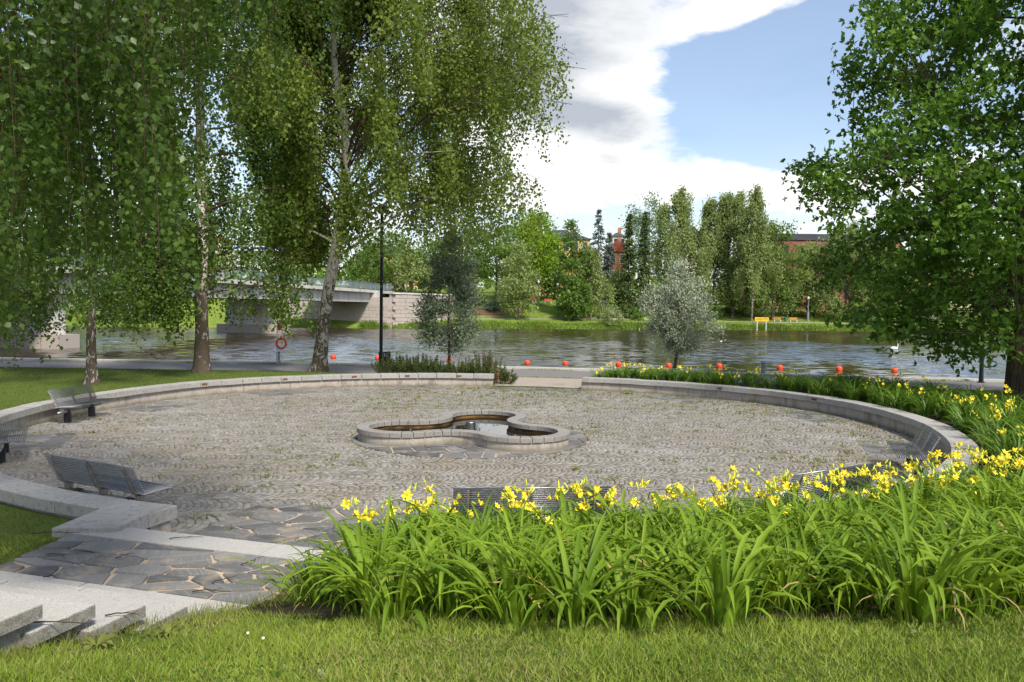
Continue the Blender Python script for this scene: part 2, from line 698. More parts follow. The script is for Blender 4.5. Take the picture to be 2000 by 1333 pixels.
def brick_mat(name, a, b, mortar, sc):
    def f(nt, pos, rnd):
        x, y, z = nt.sep(pos)
        cmb = nt.node('ShaderNodeCombineXYZ')
        nt.l.new(nt.math('ADD', x, nt.math('MULTIPLY', y, .6)), cmb.inputs[0])
        nt.l.new(z, cmb.inputs[1])
        br = nt.node('ShaderNodeTexBrick')
        nt.l.new(cmb.outputs[0], br.inputs['Vector'])
        br.inputs['Scale'].default_value = sc
        br.inputs['Color1'].default_value = (*a, 1)
        br.inputs['Color2'].default_value = (*b, 1)
        br.inputs['Mortar'].default_value = (*mortar, 1)
        br.inputs['Mortar Size'].default_value = .015
        n = nt.noise(pos, .35, 4)
        return dict(color=nt.mix(nt.math('MULTIPLY', nt.ramp(n, .45, .7), .4), br.outputs[0], tuple(c * .6 for c in a)))
    return new_mat(name, f, .9)


brick_mat('brick_red', (.30, .105, .08), (.24, .085, .065), (.26, .14, .11), 2.0)
brick_mat('brick_orange', (.42, .17, .09), (.36, .14, .08), (.36, .22, .15), 2.0)


def f_water(nt, pos, rnd):
    # wind ripples: slopes taken from two drawn-out noises, so that they stay crisp at a grazing view
    ripx = nt.noise(nt.scalev(pos, (.9, 1.6, 1.0)), 1.0, 3, .6, .3)
    ripy = nt.noise(nt.scalev(pos, (.5, 1.0, 1.0)), 1.0, 4, .66, .6)
    wind = nt.ramp(nt.noise(nt.scalev(pos, (1.0, .6, 1.0)), .05, 3, .5), .34, .62, .35, 1.25)
    c = nt.node('ShaderNodeCombineXYZ')
    nt.l.new(nt.math('MULTIPLY', nt.math('MULTIPLY', nt.math('SUBTRACT', ripx, .5), .30), wind), c.inputs[0])
    nt.l.new(nt.math('MULTIPLY', nt.math('SUBTRACT', nt.math('MULTIPLY', nt.math('SUBTRACT', ripy, .5), WAVE), .085), wind), c.inputs[1])
    c.inputs[2].default_value = 1.0
    nrm = nt.node('ShaderNodeVectorMath', operation='NORMALIZE')
    nt.l.new(c.outputs[0], nrm.inputs[0])
    return dict(color=(.030, .022, .011), bump=nrm.outputs[0])


WAVE = .9
new_mat('river_water', f_water, .05, spec=.5)


def f_pool(nt, pos, rnd):
    a = nt.noise(pos, 3, 2)
    return dict(color=(.02, .016, .010), bump=nt.bump(a, .15, .006))


new_mat('pool_water', f_pool, .02, spec=.5)


def f_basin(nt, pos, rnd):
    n = nt.noise(nt.scalev(pos, (3, 3, 10)), 1, 4)
    return dict(color=nt.mix(nt.ramp(n, .35, .65), (.035, .018, .006), (.22, .12, .035)))


new_mat('basin_inside', f_basin, .6)

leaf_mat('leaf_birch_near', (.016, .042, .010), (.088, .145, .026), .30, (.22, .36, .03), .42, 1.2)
leaf_mat('leaf_birch', (.034, .075, .012), (.13, .195, .034), .35, (.20, .32, .035), .45, .5)
leaf_mat('leaf_oak', (.042, .108, .016), (.175, .295, .042), .32, (.19, .36, .035), .40, .6)
leaf_mat('leaf_willow', (.24, .28, .19), (.55, .60, .45), .22, (.24, .32, .15), .5, 1.0)
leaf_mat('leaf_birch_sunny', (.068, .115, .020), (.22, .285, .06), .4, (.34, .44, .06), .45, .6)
leaf_mat('leaf_maple', (.12, .21, .02), (.26, .38, .035), .35, None, .5, .3)
leaf_mat('leaf_green', (.07, .13, .026), (.17, .26, .06), .35, None, .5, .3)
leaf_mat('leaf_far_birch', (.15, .20, .075), (.30, .36, .14), .35, None, .5, .3)
leaf_mat('leaf_bluegreen', (.10, .17, .10), (.21, .30, .18), .3, None, .5, .3)
leaf_mat('needle_spruce', (.04, .07, .022), (.11, .15, .045), .1, None, .6, .5)
leaf_mat('needle_blue', (.08, .11, .10), (.17, .21, .19), .1, None, .6, .5)
leaf_mat('needle_pine', (.035, .060, .016), (.115, .15, .04), .15, None, .6, 1.5)
leaf_mat('needle_brown', (.14, .06, .025), (.25, .12, .05), .1, None, .6, 1.5)
leaf_mat('reed', (.08, .14, .02), (.19, .27, .05), .35, None, .5, .3)
leaf_mat('lily_leaf', (.062, .128, .008), (.21, .315, .026), .24, (.36, .52, .03), .50, 1.5, .16, True)
leaf_mat('lily_leaf_bulk', (.050, .110, .014), (.120, .210, .028), .33, (.28, .45, .03), .38, 1.5, .4)
leaf_mat('lily_leaf_fine', (.055, .13, .012), (.15, .255, .026), .3, (.2, .36, .03), .4, 1.5, .4)
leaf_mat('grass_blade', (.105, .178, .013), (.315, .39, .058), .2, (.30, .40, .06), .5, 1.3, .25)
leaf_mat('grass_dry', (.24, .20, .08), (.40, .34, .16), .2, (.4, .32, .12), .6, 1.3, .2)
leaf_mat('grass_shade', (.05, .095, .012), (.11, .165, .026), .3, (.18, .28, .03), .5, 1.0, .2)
leaf_mat('lily_leaf_dry', (.30, .22, .08), (.46, .38, .16), .2, None, .6, 2.0, .2, True)
leaf_mat('weed', (.10, .13, .025), (.24, .25, .07), .3, None, .5, 2.0)

# ------------------------------------------------------------------ ground plan
CX, CY = -0.9, 20.2          # centre of the round plaza
_TH = np.array([0, 15, 30, 40, 68, 88, 113, 128, 147, 165, 190, 234, 252, 300, 340, 360.])
_RW = np.array([10.7, 10.75, 10.65, 10.4, 9.9, 10.05, 10.45, 10.6, 10.85, 10.7, 10.75, 10.85, 10.85, 10.8, 10.65, 10.7])


def rw(deg):
    """radius of the wall's inner face"""
    return float(np.interp(deg % 360, _TH, _RW))


def pol(deg, r):
    a = math.radians(deg)
    return CX + r * math.cos(a), CY + r * math.sin(a)


QUAY = np.array([(-400, 47), (-60, 41), (-23, 40.6), (-10, 40.3), (1.3, 39), (22.4, 35), (60, 26.5), (400, -60.)])


def quay_y(x):
    return np.interp(x, QUAY[:, 0], QUAY[:, 1])


SHORE = np.array([(-400, 120), (-60, 136), (-33, 142), (0, 155), (55, 169), (100, 173), (200, 175), (500, 170.)])


def shore_y(x):
    return np.interp(x, SHORE[:, 0], SHORE[:, 1])


# stairs frame: U along the treads to the right, A towards the plaza
SU = Vector((0.958, -0.286, 0))
SA = Vector((0.286, 0.958, 0))
TIPS = [(-2.22, 6.74, .42), (-2.29, 6.30, .57), (-2.42, 5.92, .72), (-2.56, 5.54, .87), (-2.71, 5.15, 1.02), (-2.82, 4.75, 1.17), (-2.95, 4.36, 1.32), (-3.08, 3.97, 1.46)]
LZ = .42
LAND = [(-5.0, 7.58), (-2.20, 6.76), (-1.70, 8.24), (-4.78, 9.16)]     # landing of slate slabs


def to_stair(x, y):
    dx, dy = x - TIPS[0][0], y - TIPS[0][1]
    return dx * SU.x + dy * SU.y, dx * SA.x + dy * SA.y


def ground_h(x, y):
    x = np.asarray(x, float)
    y = np.asarray(y, float)
    dx, dy = x - CX, y - CY
    r = np.hypot(dx, dy)
    th = np.degrees(np.arctan2(dy, dx)) % 360
    q = quay_y(x) - y
    flat = 0.30 * smooth01((q - 4.6) / 4.0)
    gap = np.clip(np.abs(th - 79.2) / 14.0, 0, 1)
    flat = flat * smooth01((gap - .75) / .25 + .0) if np.ndim(flat) == 0 else flat * smooth01((gap - .75) * 4)
    zl = np.interp(r, [11, 11.8, 13.4, 15.2, 16.4, 18, 24, 400], [.38, .42, .62, .97, 1.20, 1.30, 1.4, 1.8])
    zs = np.interp(r, [11, 12.4, 13.45, 15.2, 16.2, 17, 24, 400], [.22, .40, .40, .80, 1.03, 1.17, 1.4, 1.8])
    # left of the stairs the lawn lies low by the wall, right of them it is a planted bank
    w = smooth01((x + 2.3) / 2.2)
    near = zs * (1 - w) + zl * w
    side = np.clip((-dy - 2.0) / 6.0, 0, 1)                   # towards the camera
    z = flat * (1 - smooth01(side)) + near * smooth01(side)
    # stairs and landing stand in a cut
    u = (x - TIPS[0][0]) * SU.x + (y - TIPS[0][1]) * SU.y
    a = (x - TIPS[0][0]) * SA.x + (y - TIPS[0][1]) * SA.y
    edge = np.where(a < 0, np.interp(-a, [0, 1.7, 3.2], [0, -.12, -.2]), np.interp(a, [0, 1.6, 2.0, 4], [.1, .12, .6, .9]))
    incut = (u < edge - .06) & (u > -3.15 - np.clip(-a, 0, 9) * .0) & (a > -3.1) & (a < 4.4)
    z = np.where(incut, np.minimum(z, np.where(a > 1.4, -.12, .1)), z)
    return z


# ------------------------------------------------------------------ land on this side of the river
def build_land():
    nth, nr = 640, 68
    th = np.linspace(0, 360, nth, endpoint=False)
    V = np.zeros((nth, nr, 3))
    s = None
    for i, t in enumerate(th):
        c, sn = math.cos(math.radians(t)), math.sin(math.radians(t))
        r0 = rw(t) + .12
        r1 = 90.0
        # clamp at the quay
        rr = np.linspace(r0, r1, 600)
        over = (CY + rr * sn) > quay_y(CX + rr * c) - .02
        if over.any():
            r1 = rr[np.argmax(over)]
            for _ in range(3):
                lo = np.linspace(max(r0, r1 - .2), r1, 50)
                ov = (CY + lo * sn) > quay_y(CX + lo * c) - .02
                r1 = lo[np.argmax(ov)] if ov.any() else r1
        rk = min(r1, r0 + 7.6)
        r = np.concatenate([np.linspace(r0, rk, 48), rk + (r1 - rk) * (np.arange(1, 21) / 20.0) ** 1.6])
        V[i, :, 0] = CX + r * c
        V[i, :, 1] = CY + r * sn
    V[:, :, 2] = ground_h(V[:, :, 0], V[:, :, 1])
    i = np.arange(nth)[:, None]
    j = np.arange(nr - 1)[None, :]
    i2 = (i + 1) % nth
    f = np.stack([i * nr + j, i * nr + j + 1, i2 * nr + j + 1, i2 * nr + j], -1).reshape(-1, 4)
    tag(link('lawn', mesh_from('lawn', V.reshape(-1, 3), f, ['lawn_ground'], True)), kind='structure')


build_land()


def band(name, xs, off0, off1, z, mat, line=quay_y, kind='structure', zf=None):
    """strip parallel to the quay (offsets towards the viewer)"""
    vs, fs = [], []
    for k, x in enumerate(xs):
        for o in (off1, off0):
            y = line(x) - o
            vs.append((x, y, z if zf is None else zf(x, y)))
        if k:
            a = 2 * k
            fs.append((a - 2, a, a + 1, a - 1))
    return tag(link(name, mesh_from(name, vs, fs, [mat])), kind=kind)


XS = np.concatenate([np.linspace(-160, -40, 20), np.linspace(-38, 40, 79), np.linspace(44, 160, 20)])
band('promenade_path', XS, .75, 4.75, .035, 'asphalt')


def gravel_gap():
    # gravel opening between the plaza gap and the promenade
    poly = [pol(89.5, 10.15), pol(85, 10.2), pol(79, 10.25), pol(73, 10.2), pol(69.5, 10.1), (3.4, 34.35), (-.9, 35.0)]
    # widen to the path
    vs = [(*p, .02) for p in poly]
    tag(link('gravel_path', mesh_from('gravel_path', vs, [list(range(len(vs)))[::-1]], ['gravel'])), kind='structure')


gravel_gap()


# ------------------------------------------------------------------ plaza: sett paving in arcs, slate slabs
PATCH = []     # (centre deg, half width m, r0, r1) slate patches by the wall
for deg in (199, 163, 134.5, 107.5, 47, 15, 341):
    PATCH.append((deg, 1.05, rw(deg) - 1.55, rw(deg) - .06))
PATCH.append((79, 1.75, 8.75, 9.95))
FX, FY = -0.95, 18.5            # fountain centre
FRING = 2.72
NEARPATCH = [(-4.18, 10.20), (-1.86, 9.52), (-1.05, 11.35), (-3.75, 11.95)]


def in_poly(x, y, poly):
    x = np.asarray(x)
    y = np.asarray(y)
    ok = np.ones(x.shape, bool)
    for k in range(len(poly)):
        a, b = poly[k], poly[(k + 1) % len(poly)]
        ok &= (b[0] - a[0]) * (y - a[1]) - (b[1] - a[1]) * (x - a[0]) > 0
    return ok


def patch_poly(p):
    deg, hw, r0, r1 = p
    c = Vector(pol(deg, 0))
    a = math.radians(deg)
    e = Vector((math.cos(a), math.sin(a)))
    t = Vector((-e.y, e.x))
    return [tuple(c + e * r0 + t * -hw)[:2], tuple(c + e * r1 + t * -hw)[:2], tuple(c + e * r1 + t * hw)[:2], tuple(c + e * r0 + t * hw)[:2]]


def build_plaza():
    n = 160
    vs = [(*pol(360 * i / n, rw(360 * i / n) + .1), -.014) for i in range(n)]
    plaza = tag(link('plaza', mesh_from('plaza', vs, [list(range(n))], ['joint_soil'])), kind='structure')
    W, s, m = .98, .102, 9
    cols = np.arange(-14, 14)
    ks = np.arange(-128, 128)
    vs_ = np.linspace(-.5, .5, m + 1)

    def bulge(v):
        return W * .20 * (1 - np.abs(2 * v) ** 1.9)
    Cc, K, I = np.meshgrid(cols, ks, np.arange(m + 1), indexing='ij')
    shp = Cc.shape
    rng = np.random.default_rng(3)
    # joints are broken from course to course, stones differ in length
    ph = rng.random(shp[:2])[..., None]
    eb = np.arange(m + 2)[None, None, :] - ph + rng.normal(0, .10, (shp[0], shp[1], m + 2))
    eb = np.clip(eb / m - .5, -.5, .5)
    V0, V1 = eb[..., :-1].ravel(), eb[..., 1:].ravel()
    wide = (rng.random(shp[:2]) < .34)[..., None] * rng.uniform(.6, 1.0, shp)
    GR = (.0025 + .006 * wide + .006 * rng.random(shp) ** 2).ravel()
    Cc, K = Cc.ravel(), K.ravel()
    SEAM = np.broadcast_to(rng.normal(0, .018, shp[:2])[..., None], shp).ravel()
    good = (V1 - V0) * m > .45
    SEAM = SEAM[good]
    V0, V1, Cc, K, GR = V0[good], V1[good], Cc[good], K[good], GR[good]
    gap_c = .0045

    def corner(di, dk):
        v = V1 if di else V0
        vv = v + (-1 if di else 1) * gap_c / W
        x = K * s + (dk * s) + np.sin(Cc * 2.7) * .25 + bulge(vv) + (-.004 if dk else GR)
        y = (Cc + .5 + vv) * W + SEAM
        return np.stack([x, y], -1)
    Q = np.stack([corner(0, 0), corner(0, 1), corner(1, 1), corner(1, 0)], 1)       # N,4,2
    # slow wander of the pattern and uneven stones
    def wander(x, y):
        return .10 * np.sin(x * .8 + y * .7) + .05 * np.sin(x * 2.1 - y * 1.7), .13 * np.sin(x * .75 - y * .3 + 1) + .05 * np.sin(x * 2.2 + y)
    wx, wy = wander(Q[..., 0], Q[..., 1])
    Q[..., 0] += wx
    Q[..., 1] += wy
    Q += rng.normal(0, .0055, Q.shape)
    ang = math.radians(4)
    R = np.array([[math.cos(ang), -math.sin(ang)], [math.sin(ang), math.cos(ang)]])
    Q = Q @ R.T + np.array([CX, CY])
    c = Q.mean(1)
    d = c - np.array([CX, CY])
    r = np.hypot(d[:, 0], d[:, 1])
    th = np.degrees(np.arctan2(d[:, 1], d[:, 0])) % 360
    keep = r < np.interp(th, _TH, _RW) - .02
    keep &= np.hypot(c[:, 0] - FX, c[:, 1] - FY) > FRING + .05
    for p in PATCH:
        keep &= ~in_poly(c[:, 0], c[:, 1], patch_poly(p))
    keep &= ~in_poly(c[:, 0], c[:, 1], NEARPATCH)
    Q, c = Q[keep], c[keep]
    N = len(Q)
    z = rng.normal(0, .002, N)
    tilt = rng.normal(0, .0022, (N, 4))
    top = np.concatenate([Q, (z[:, None] + tilt)[..., None]], -1)
    # chamfer: inset top
    ctr = top.mean(1, keepdims=True)
    ins = top + (ctr - top) * .09
    ins[..., 2] += .002
    low = top.copy()
    low[..., 2] -= .02
    V = np.concatenate([ins, low], 1)              # N,8,3
    fidx = np.array([(0, 1, 2, 3), (0, 4, 5, 1), (1, 5, 6, 2), (2, 6, 7, 3), (3, 7, 4, 0)])
    # orientation check: top must face up
    a, b = Q[0, 1] - Q[0, 0], Q[0, 2] - Q[0, 0]
    if a[0] * b[1] - a[1] * b[0] < 0:
        fidx = fidx[:, ::-1]
    # the 300 stones that show largest in the open
    vis = (c[:, 0] < -1.0 - (c[:, 1] - 9.5) * .02) & (c[:, 1] / np.maximum(.1, -c[:, 0]) > 1.9) & (c[:, 1] > 10.0)
    dist = np.hypot(c[:, 0], c[:, 1]) + np.where(vis, 0, 100)
    order = np.argsort(dist)
    single, bulk = order[:300], order[300:]
    Vb = V[bulk]
    f = (np.arange(len(Vb))[:, None, None] * 8 + fidx[None]).reshape(-1, 4)
    o = link('sett_paving', mesh_from('sett_paving', Vb.reshape(-1, 3), f, ['sett']), plaza)
    tag(o, kind='stuff')
    for k in single:
        org = c[k]
        vv = V[k] - np.array([org[0], org[1], 0])
        link('sett', mesh_from('sett', vv, [tuple(q) for q in fidx], ['sett_single']), plaza, (org[0], org[1], 0))
    return plaza


PLAZA = build_plaza()


def clip_poly(poly, px, py, nx, ny):
    """keep the side where (p - (px,py)).n < 0"""
    out = []
    for k in range(len(poly)):
        a, b = poly[k], poly[(k + 1) % len(poly)]
        da = (a[0] - px) * nx + (a[1] - py) * ny
        db = (b[0] - px) * nx + (b[1] - py) * ny
        if da < 0:
            out.append(a)
        if (da < 0) != (db < 0):
            t = da / (da - db)
            out.append((a[0] + (b[0] - a[0]) * t, a[1] + (b[1] - a[1]) * t))
    return out


def slabs(parent, poly, n, gap, z, rng, mat='slate', name='slab', stretch=(1, 1), skip=None, border=.01, thick=.03, jit=.018):
    """irregular flagstones filling a convex polygon, one object each"""
    P = np.array(poly)
    lo, hi = P.min(0), P.max(0)
    seeds = []
    tries = 0
    area = .5 * abs(sum(poly[k][0] * poly[(k + 1) % len(poly)][1] - poly[(k + 1) % len(poly)][0] * poly[k][1] for k in range(len(poly))))
    dmin = .62 * math.sqrt(area / n)
    while len(seeds) < n and tries < 6000:
        tries += 1
        q = lo + rng.random(2) * (hi - lo)
        if not in_poly(q[0], q[1], poly):
            continue
        k = dmin * (0.6 if rng.random() < .4 else 1.15)
        if all(math.hypot((q[0] - s[0]) / stretch[0], (q[1] - s[1]) / stretch[1]) > k for s in seeds):
            seeds.append(tuple(q))
    for i, s in enumerate(seeds):
        cell = list(poly)
        for j, t in enumerate(seeds):
            if i == j:
                continue
            dx, dy = (t[0] - s[0]) / stretch[0] ** 2, (t[1] - s[1]) / stretch[1] ** 2
            L = math.hypot(dx, dy)
            nx, ny = dx / L, dy / L
            mx, my = (s[0] + t[0]) / 2, (s[1] + t[1]) / 2
            g = gap * (.25 + rng.random() * 1.1)
            cell = clip_poly(cell, mx - nx * g, my - ny * g, nx, ny)
            if len(cell) < 3:
                break
        if len(cell) < 3:
            continue
        c = np.mean(cell, 0)
        if skip is not None and skip(cell):
            continue
        # rounded, broken outline
        pts = []
        m = len(cell)
        for k in range(m):
            a, b = np.array(cell[k]), np.array(cell[(k + 1) % m])
            L = np.hypot(*(b - a))
            if L < .012:
                continue
            nn = max(2, min(5, int(L / .12)))
            for t in range(nn):
                q = a + (b - a) * ((t + .5) / nn if L < .08 else (t + .06) / (nn - .88))
                q = q + (c - q) * border / (np.hypot(*(c - q)) + 1e-6) + rng.normal(0, jit * .5, 2)
                pts.append(q)
        if len(pts) < 3:
            continue
        dz = rng.normal(0, .002)
        mb = MB()
        loc = (float(c[0]), float(c[1]), z + dz)
        tp = [(p[0] - c[0], p[1] - c[1]) for p in pts]
        k = len(tp)
        ins = [(p[0] * .975, p[1] * .975) for p in tp]
        vs = [(p[0], p[1], 0) for p in ins] + [(p[0], p[1], -.006) for p in tp] + [(p[0], p[1], -thick) for p in tp]
        fs = [list(range(k))] + [[q * k + (i2 + 1) % k, q * k + i2, (q + 1) * k + i2, (q + 1) * k + (i2 + 1) % k] for q in (0, 1) for i2 in range(k)]
        mb.add(vs, fs)
        mb.obj(name, mat, parent, loc)


def sand_bed(name, poly, z, parent=None, mat='joint_sand'):
    o = link(name, mesh_from(name, [(p[0], p[1], z) for p in poly], [list(range(len(poly)))], [mat]), parent)
    return o


rs = np.random.default_rng(21)
for p in PATCH:
    pp = patch_poly(p)
    big = p[2] == 8.75
    sand_bed('slab_bed', pp, -.008, PLAZA)
    slabs(PLAZA, pp, 30 if big else 17, .011, .008, rs)
sand_bed('slab_bed', NEARPATCH, -.008, PLAZA)
slabs(PLAZA, NEARPATCH, 30, .022, .009, rs, stretch=(1.5, .8))
ring = [(FX + FRING * math.cos(2 * math.pi * k / 72), FY + FRING * math.sin(2 * math.pi * k / 72)) for k in range(72)]
sand_bed('slab_bed', ring, -.006, PLAZA)


# ------------------------------------------------------------------ fountain (three round lobes)
LOBE_D, LOBE_R, FIL_E = 1.56, .93, 1.98
FIL_R = math.sqrt(LOBE_D ** 2 + FIL_E ** 2 - LOBE_D * FIL_E) - LOBE_R
F_ANG = [math.radians(80 + 120 * k) for k in range(3)]


def trefoil(off=0.0, step=.05, full=False):
    """closed outline of the basin, offset outwards by off"""
    pts = []
    for k in range(3):
        a = F_ANG[k]
        lc = np.array([LOBE_D * math.cos(a), LOBE_D * math.sin(a)])
        f0 = np.array([FIL_E * math.cos(a - math.pi / 3), FIL_E * math.sin(a - math.pi / 3)])
        f1 = np.array([FIL_E * math.cos(a + math.pi / 3), FIL_E * math.sin(a + math.pi / 3)])
        s0 = math.atan2(*(f0 - lc)[::-1])
        s1 = math.atan2(*(f1 - lc)[::-1])
        while s1 < s0:
            s1 += 2 * math.pi
        r = LOBE_R + off
        n = max(6, int((s1 - s0) * LOBE_R / step))
        for i in range(n):
            t = s0 + (s1 - s0) * i / n
            pts.append(lc + r * np.array([math.cos(t), math.sin(t)]))
        # concave arc to the next lobe, run clockwise round f1
        a2 = F_ANG[(k + 1) % 3]
        lc2 = np.array([LOBE_D * math.cos(a2), LOBE_D * math.sin(a2)])
        t0 = math.atan2(*(lc - f1)[::-1])
        t1 = math.atan2(*(lc2 - f1)[::-1])
        while t1 > t0:
            t1 -= 2 * math.pi
        r = FIL_R - off
        n = max(5, int((t0 - t1) * FIL_R / step))
        for i in range(n):
            t = t0 + (t1 - t0) * i / n
            pts.append(f1 + r * np.array([math.cos(t), math.sin(t)]))
    return np.array(pts)


TRE = trefoil(.13)


def fountain_skip(cell):
    # slabs wholly under the basin are not laid
    for p in cell:
        d = np.array(p) - np.array([FX, FY])
        k = len(TRE)
        inside = False
        j = k - 1
        for i in range(k):
            if (TRE[i][1] > d[1]) != (TRE[j][1] > d[1]) and d[0] < (TRE[j][0] - TRE[i][0]) * (d[1] - TRE[i][1]) / (TRE[j][1] - TRE[i][1]) + TRE[i][0]:
                inside = not inside
            j = i
        if not inside:
            return False
    return True


slabs(PLAZA, ring, 120, .014, .010, rs, skip=fountain_skip)


def build_fountain():
    t = thing('fountain', 'low three-lobed granite fountain basin filled with dark water in the plaza', 'fountain', (FX, FY, 0))
    out, inn = trefoil(.10, .04), trefoil(-.10, .04)
    n = len(out)
    mb = MB()
    vs = [(*p, z) for z in (-.02, .2) for p in out]
    mb.add(vs, [(i, (i + 1) % n, n + (i + 1) % n, n + i) for i in range(n)])
    mb.obj('basin_wall', 'wall_concrete', t)
    mb = MB()
    vs = [(*p, z) for z in (.2, -.02) for p in inn]
    mb.add(vs, [(i, (i + 1) % n, n + (i + 1) % n, n + i) for i in range(n)])
    mb.obj('basin_lining', 'basin_inside', t)
    w = link('water', mesh_from('water', [(*p, .125) for p in inn], [list(range(n))], ['pool_water']), t)
    # coping blocks
    a, b = trefoil(.135, .025), trefoil(-.135, .025)
    n = len(a)
    nb = 66
    cuts = [int(round(k * n / nb)) for k in range(nb)] + [n]
    for k in range(nb):
        ids = [i % n for i in range(cuts[k], cuts[k + 1] + 1)]
        A = [a[i] for i in ids]
        B = [b[i] for i in ids]
        c = (np.mean(A, 0) + np.mean(B, 0)) / 2
        # 6 mm joints
        def pull(P):
            P = [np.array(q, float) for q in P]
            d0, d1 = P[1] - P[0], P[-2] - P[-1]
            P[0] = P[0] + d0 / np.hypot(*d0) * .007
            P[-1] = P[-1] + d1 / np.hypot(*d1) * .007
            return P
        poly = [q - c for q in pull(A)] + [q - c for q in pull(B)][::-1]
        dz = RNG.normal(0, .0012)
        m = len(poly)
        ins = [q * (1 - .012 / max(.02, np.hypot(*q))) for q in poly]
        vs = [(*q, -.0) for q in ins] + [(*q, -.01) for q in poly] + [(*q, -.105) for q in poly]
        fs = [list(range(m)), list(range(2 * m, 3 * m))[::-1]] + [[q * m + (i + 1) % m, q * m + i, (q + 1) * m + i, (q + 1) * m + (i + 1) % m] for q in (0, 1) for i in range(m)]
        MB().add(vs, fs).obj('coping_block', 'granite_dark', t, (*c, .302 + dz))
    nz = MB().lathe([(.115, .05), (.115, .30), (.105, .315), (.0, .318)], 24).obj('nozzle', 'steel', t, (.0, .15, 0), smooth=False)
    MB().lathe([(.02, .1), (.02, .18), (.012, .2)], 10).obj('water_jet_pipe', 'steel', t, (-1.35, -.35, 0))
    MB().lathe([(.02, .1), (.02, .18), (.012, .2)], 10).obj('water_jet_pipe', 'steel', t, (1.05, -1.0, 0))
    MB().tube([(0, 0, .1), (.03, .02, .24)], [.02, .015], 8).obj('water_jet_pipe', 'black_metal', t, (-.32, -.05, 0))
    return t


build_fountain()


# ------------------------------------------------------------------ round bench-high walls with granite coping
WALL_H, COP_T = .46, .16


def build_wall(name, label, d0, d1, stone=.74, end_cap=(True, True), lamps=()):
    c = pol((d0 + d1) / 2, rw((d0 + d1) / 2))
    t = thing(name, label, 'wall', (0, 0, 0))
    n = max(4, int(abs(d1 - d0) / 1.0))
    ds = np.linspace(d0, d1, n + 1)
    inn = [pol(d, rw(d)) for d in ds]
    out = [pol(d, rw(d) + .34) for d in ds]
    poly = inn + out[::-1]
    k = len(inn)
    vs = [(*p, z) for z in (-.25, WALL_H - COP_T - .002) for p in (inn + out)]
    fs = []
    for i in range(k - 1):
        fs += [(i, i + 1, 2 * k + i + 1, 2 * k + i)[::-1], (k + i, k + i + 1, 3 * k + i + 1, 3 * k + i)]
    fs += [(0, k, 3 * k, 2 * k), (k - 1, 2 * k - 1, 4 * k - 1, 3 * k - 1)[::-1]]
    fs += [(2 * k + i, 2 * k + i + 1, 3 * k + i + 1, 3 * k + i) for i in range(k - 1)]
    MB().add(vs, fs).obj('wall_base', 'wall_concrete', t)
    L = math.radians(abs(d1 - d0)) * 10.7
    ns = int(round(L / stone))
    e = np.linspace(d0, d1, ns + 1)
    rng = np.random.default_rng(int(d0) + 5)
    e[1:-1] += rng.normal(0, .15, ns - 1)
    g = math.degrees(.011 / 10.7)
    for i in range(ns):
        q = np.linspace(e[i] + g, e[i + 1] - g, 4)
        if i == 0:
            q[0] -= .25
        if i == ns - 1:
            q[-1] += .25
        A = [np.array(pol(d, rw(d) - .075)) for d in q]
        B = [np.array(pol(d, rw(d) + .40)) for d in q]
        cc = (np.mean(A, 0) + np.mean(B, 0)) / 2
        P = [p - cc for p in B] + [p - cc for p in A][::-1]
        P = P[::-1]
        if (P[1][0] - P[0][0]) * (P[2][1] - P[1][1]) - (P[1][1] - P[0][1]) * (P[2][0] - P[1][0]) < 0 and False:
            P = P[::-1]
        ar = sum(P[j][0] * P[(j + 1) % len(P)][1] - P[(j + 1) % len(P)][0] * P[j][1] for j in range(len(P)))
        if ar < 0:
            P = P[::-1]
        m = len(P)
        ins = [p * (1 - .010 / max(.05, np.hypot(*p))) for p in P]
        z0 = WALL_H + rng.normal(0, .0025)
        vs = [(*p, 0) for p in ins] + [(*p, -.008) for p in P] + [(*p, -COP_T) for p in P]
        fs = [list(range(m)), list(range(2 * m, 3 * m))[::-1]] + [[w * m + (j + 1) % m, w * m + j, (w + 1) * m + j, (w + 1) * m + (j + 1) % m] for w in (0, 1) for j in range(m)]
        MB().add(vs, fs).obj('coping_stone', 'granite', t, (cc[0], cc[1], z0))
    for d in lamps:
        a = math.radians(d)
        p = pol(d, rw(d) - .076)
        mb = MB().box(-.12, .12, -.012, .004, -.035, .035)
        o = mb.obj('light_recess', 'dry_litter', t, (p[0], p[1], WALL_H - .08), (0, 0, a - math.pi / 2 + math.pi))
    return t


def stair_floor():
    # paved floor of the stair opening between plaza circle and steps
    poly = [(-4.9, 8.9), (-1.5, 7.9), (-1.2, 9.7), (-4.3, 10.6)]
    sand_bed('opening_floor', poly, -.016, PLAZA, 'joint_soil')


stair_floor()
build_wall('curved_wall', 'long curved grey stone wall with granite coping round the left of the plaza, beside birches', 88.9, 252.0, .74, lamps=(96, 107, 118, 132, 148, 172, 196))
build_wall('curved_wall', 'curved stone wall with granite coping in front of the yellow daylilies', 69.3, -93.5, .74, lamps=(40, 20))


def wall_return():
    # the left wall turns back beside the stairs in one heavy coping slab
    t = thing('wall_return', 'short granite slab wall turning back beside the slate landing', 'wall', (0, 0, 0))
    poly = [tuple(at_z(x, y, WALL_H))[:2] for x, y in ((198, 994), (101, 1034), (228, 1034), (328, 988))]
    c = np.mean(poly, 0)
    MB().prism([tuple(c + (np.array(p) - c) * .8) for p in poly], -.2, WALL_H - .17).obj('wall_base', 'wall_concrete', t)
    MB().prism([tuple(np.array(p) - c) for p in poly], -.165, .005).obj('coping_stone', 'granite', t, (c[0], c[1], WALL_H + .003))


wall_return()


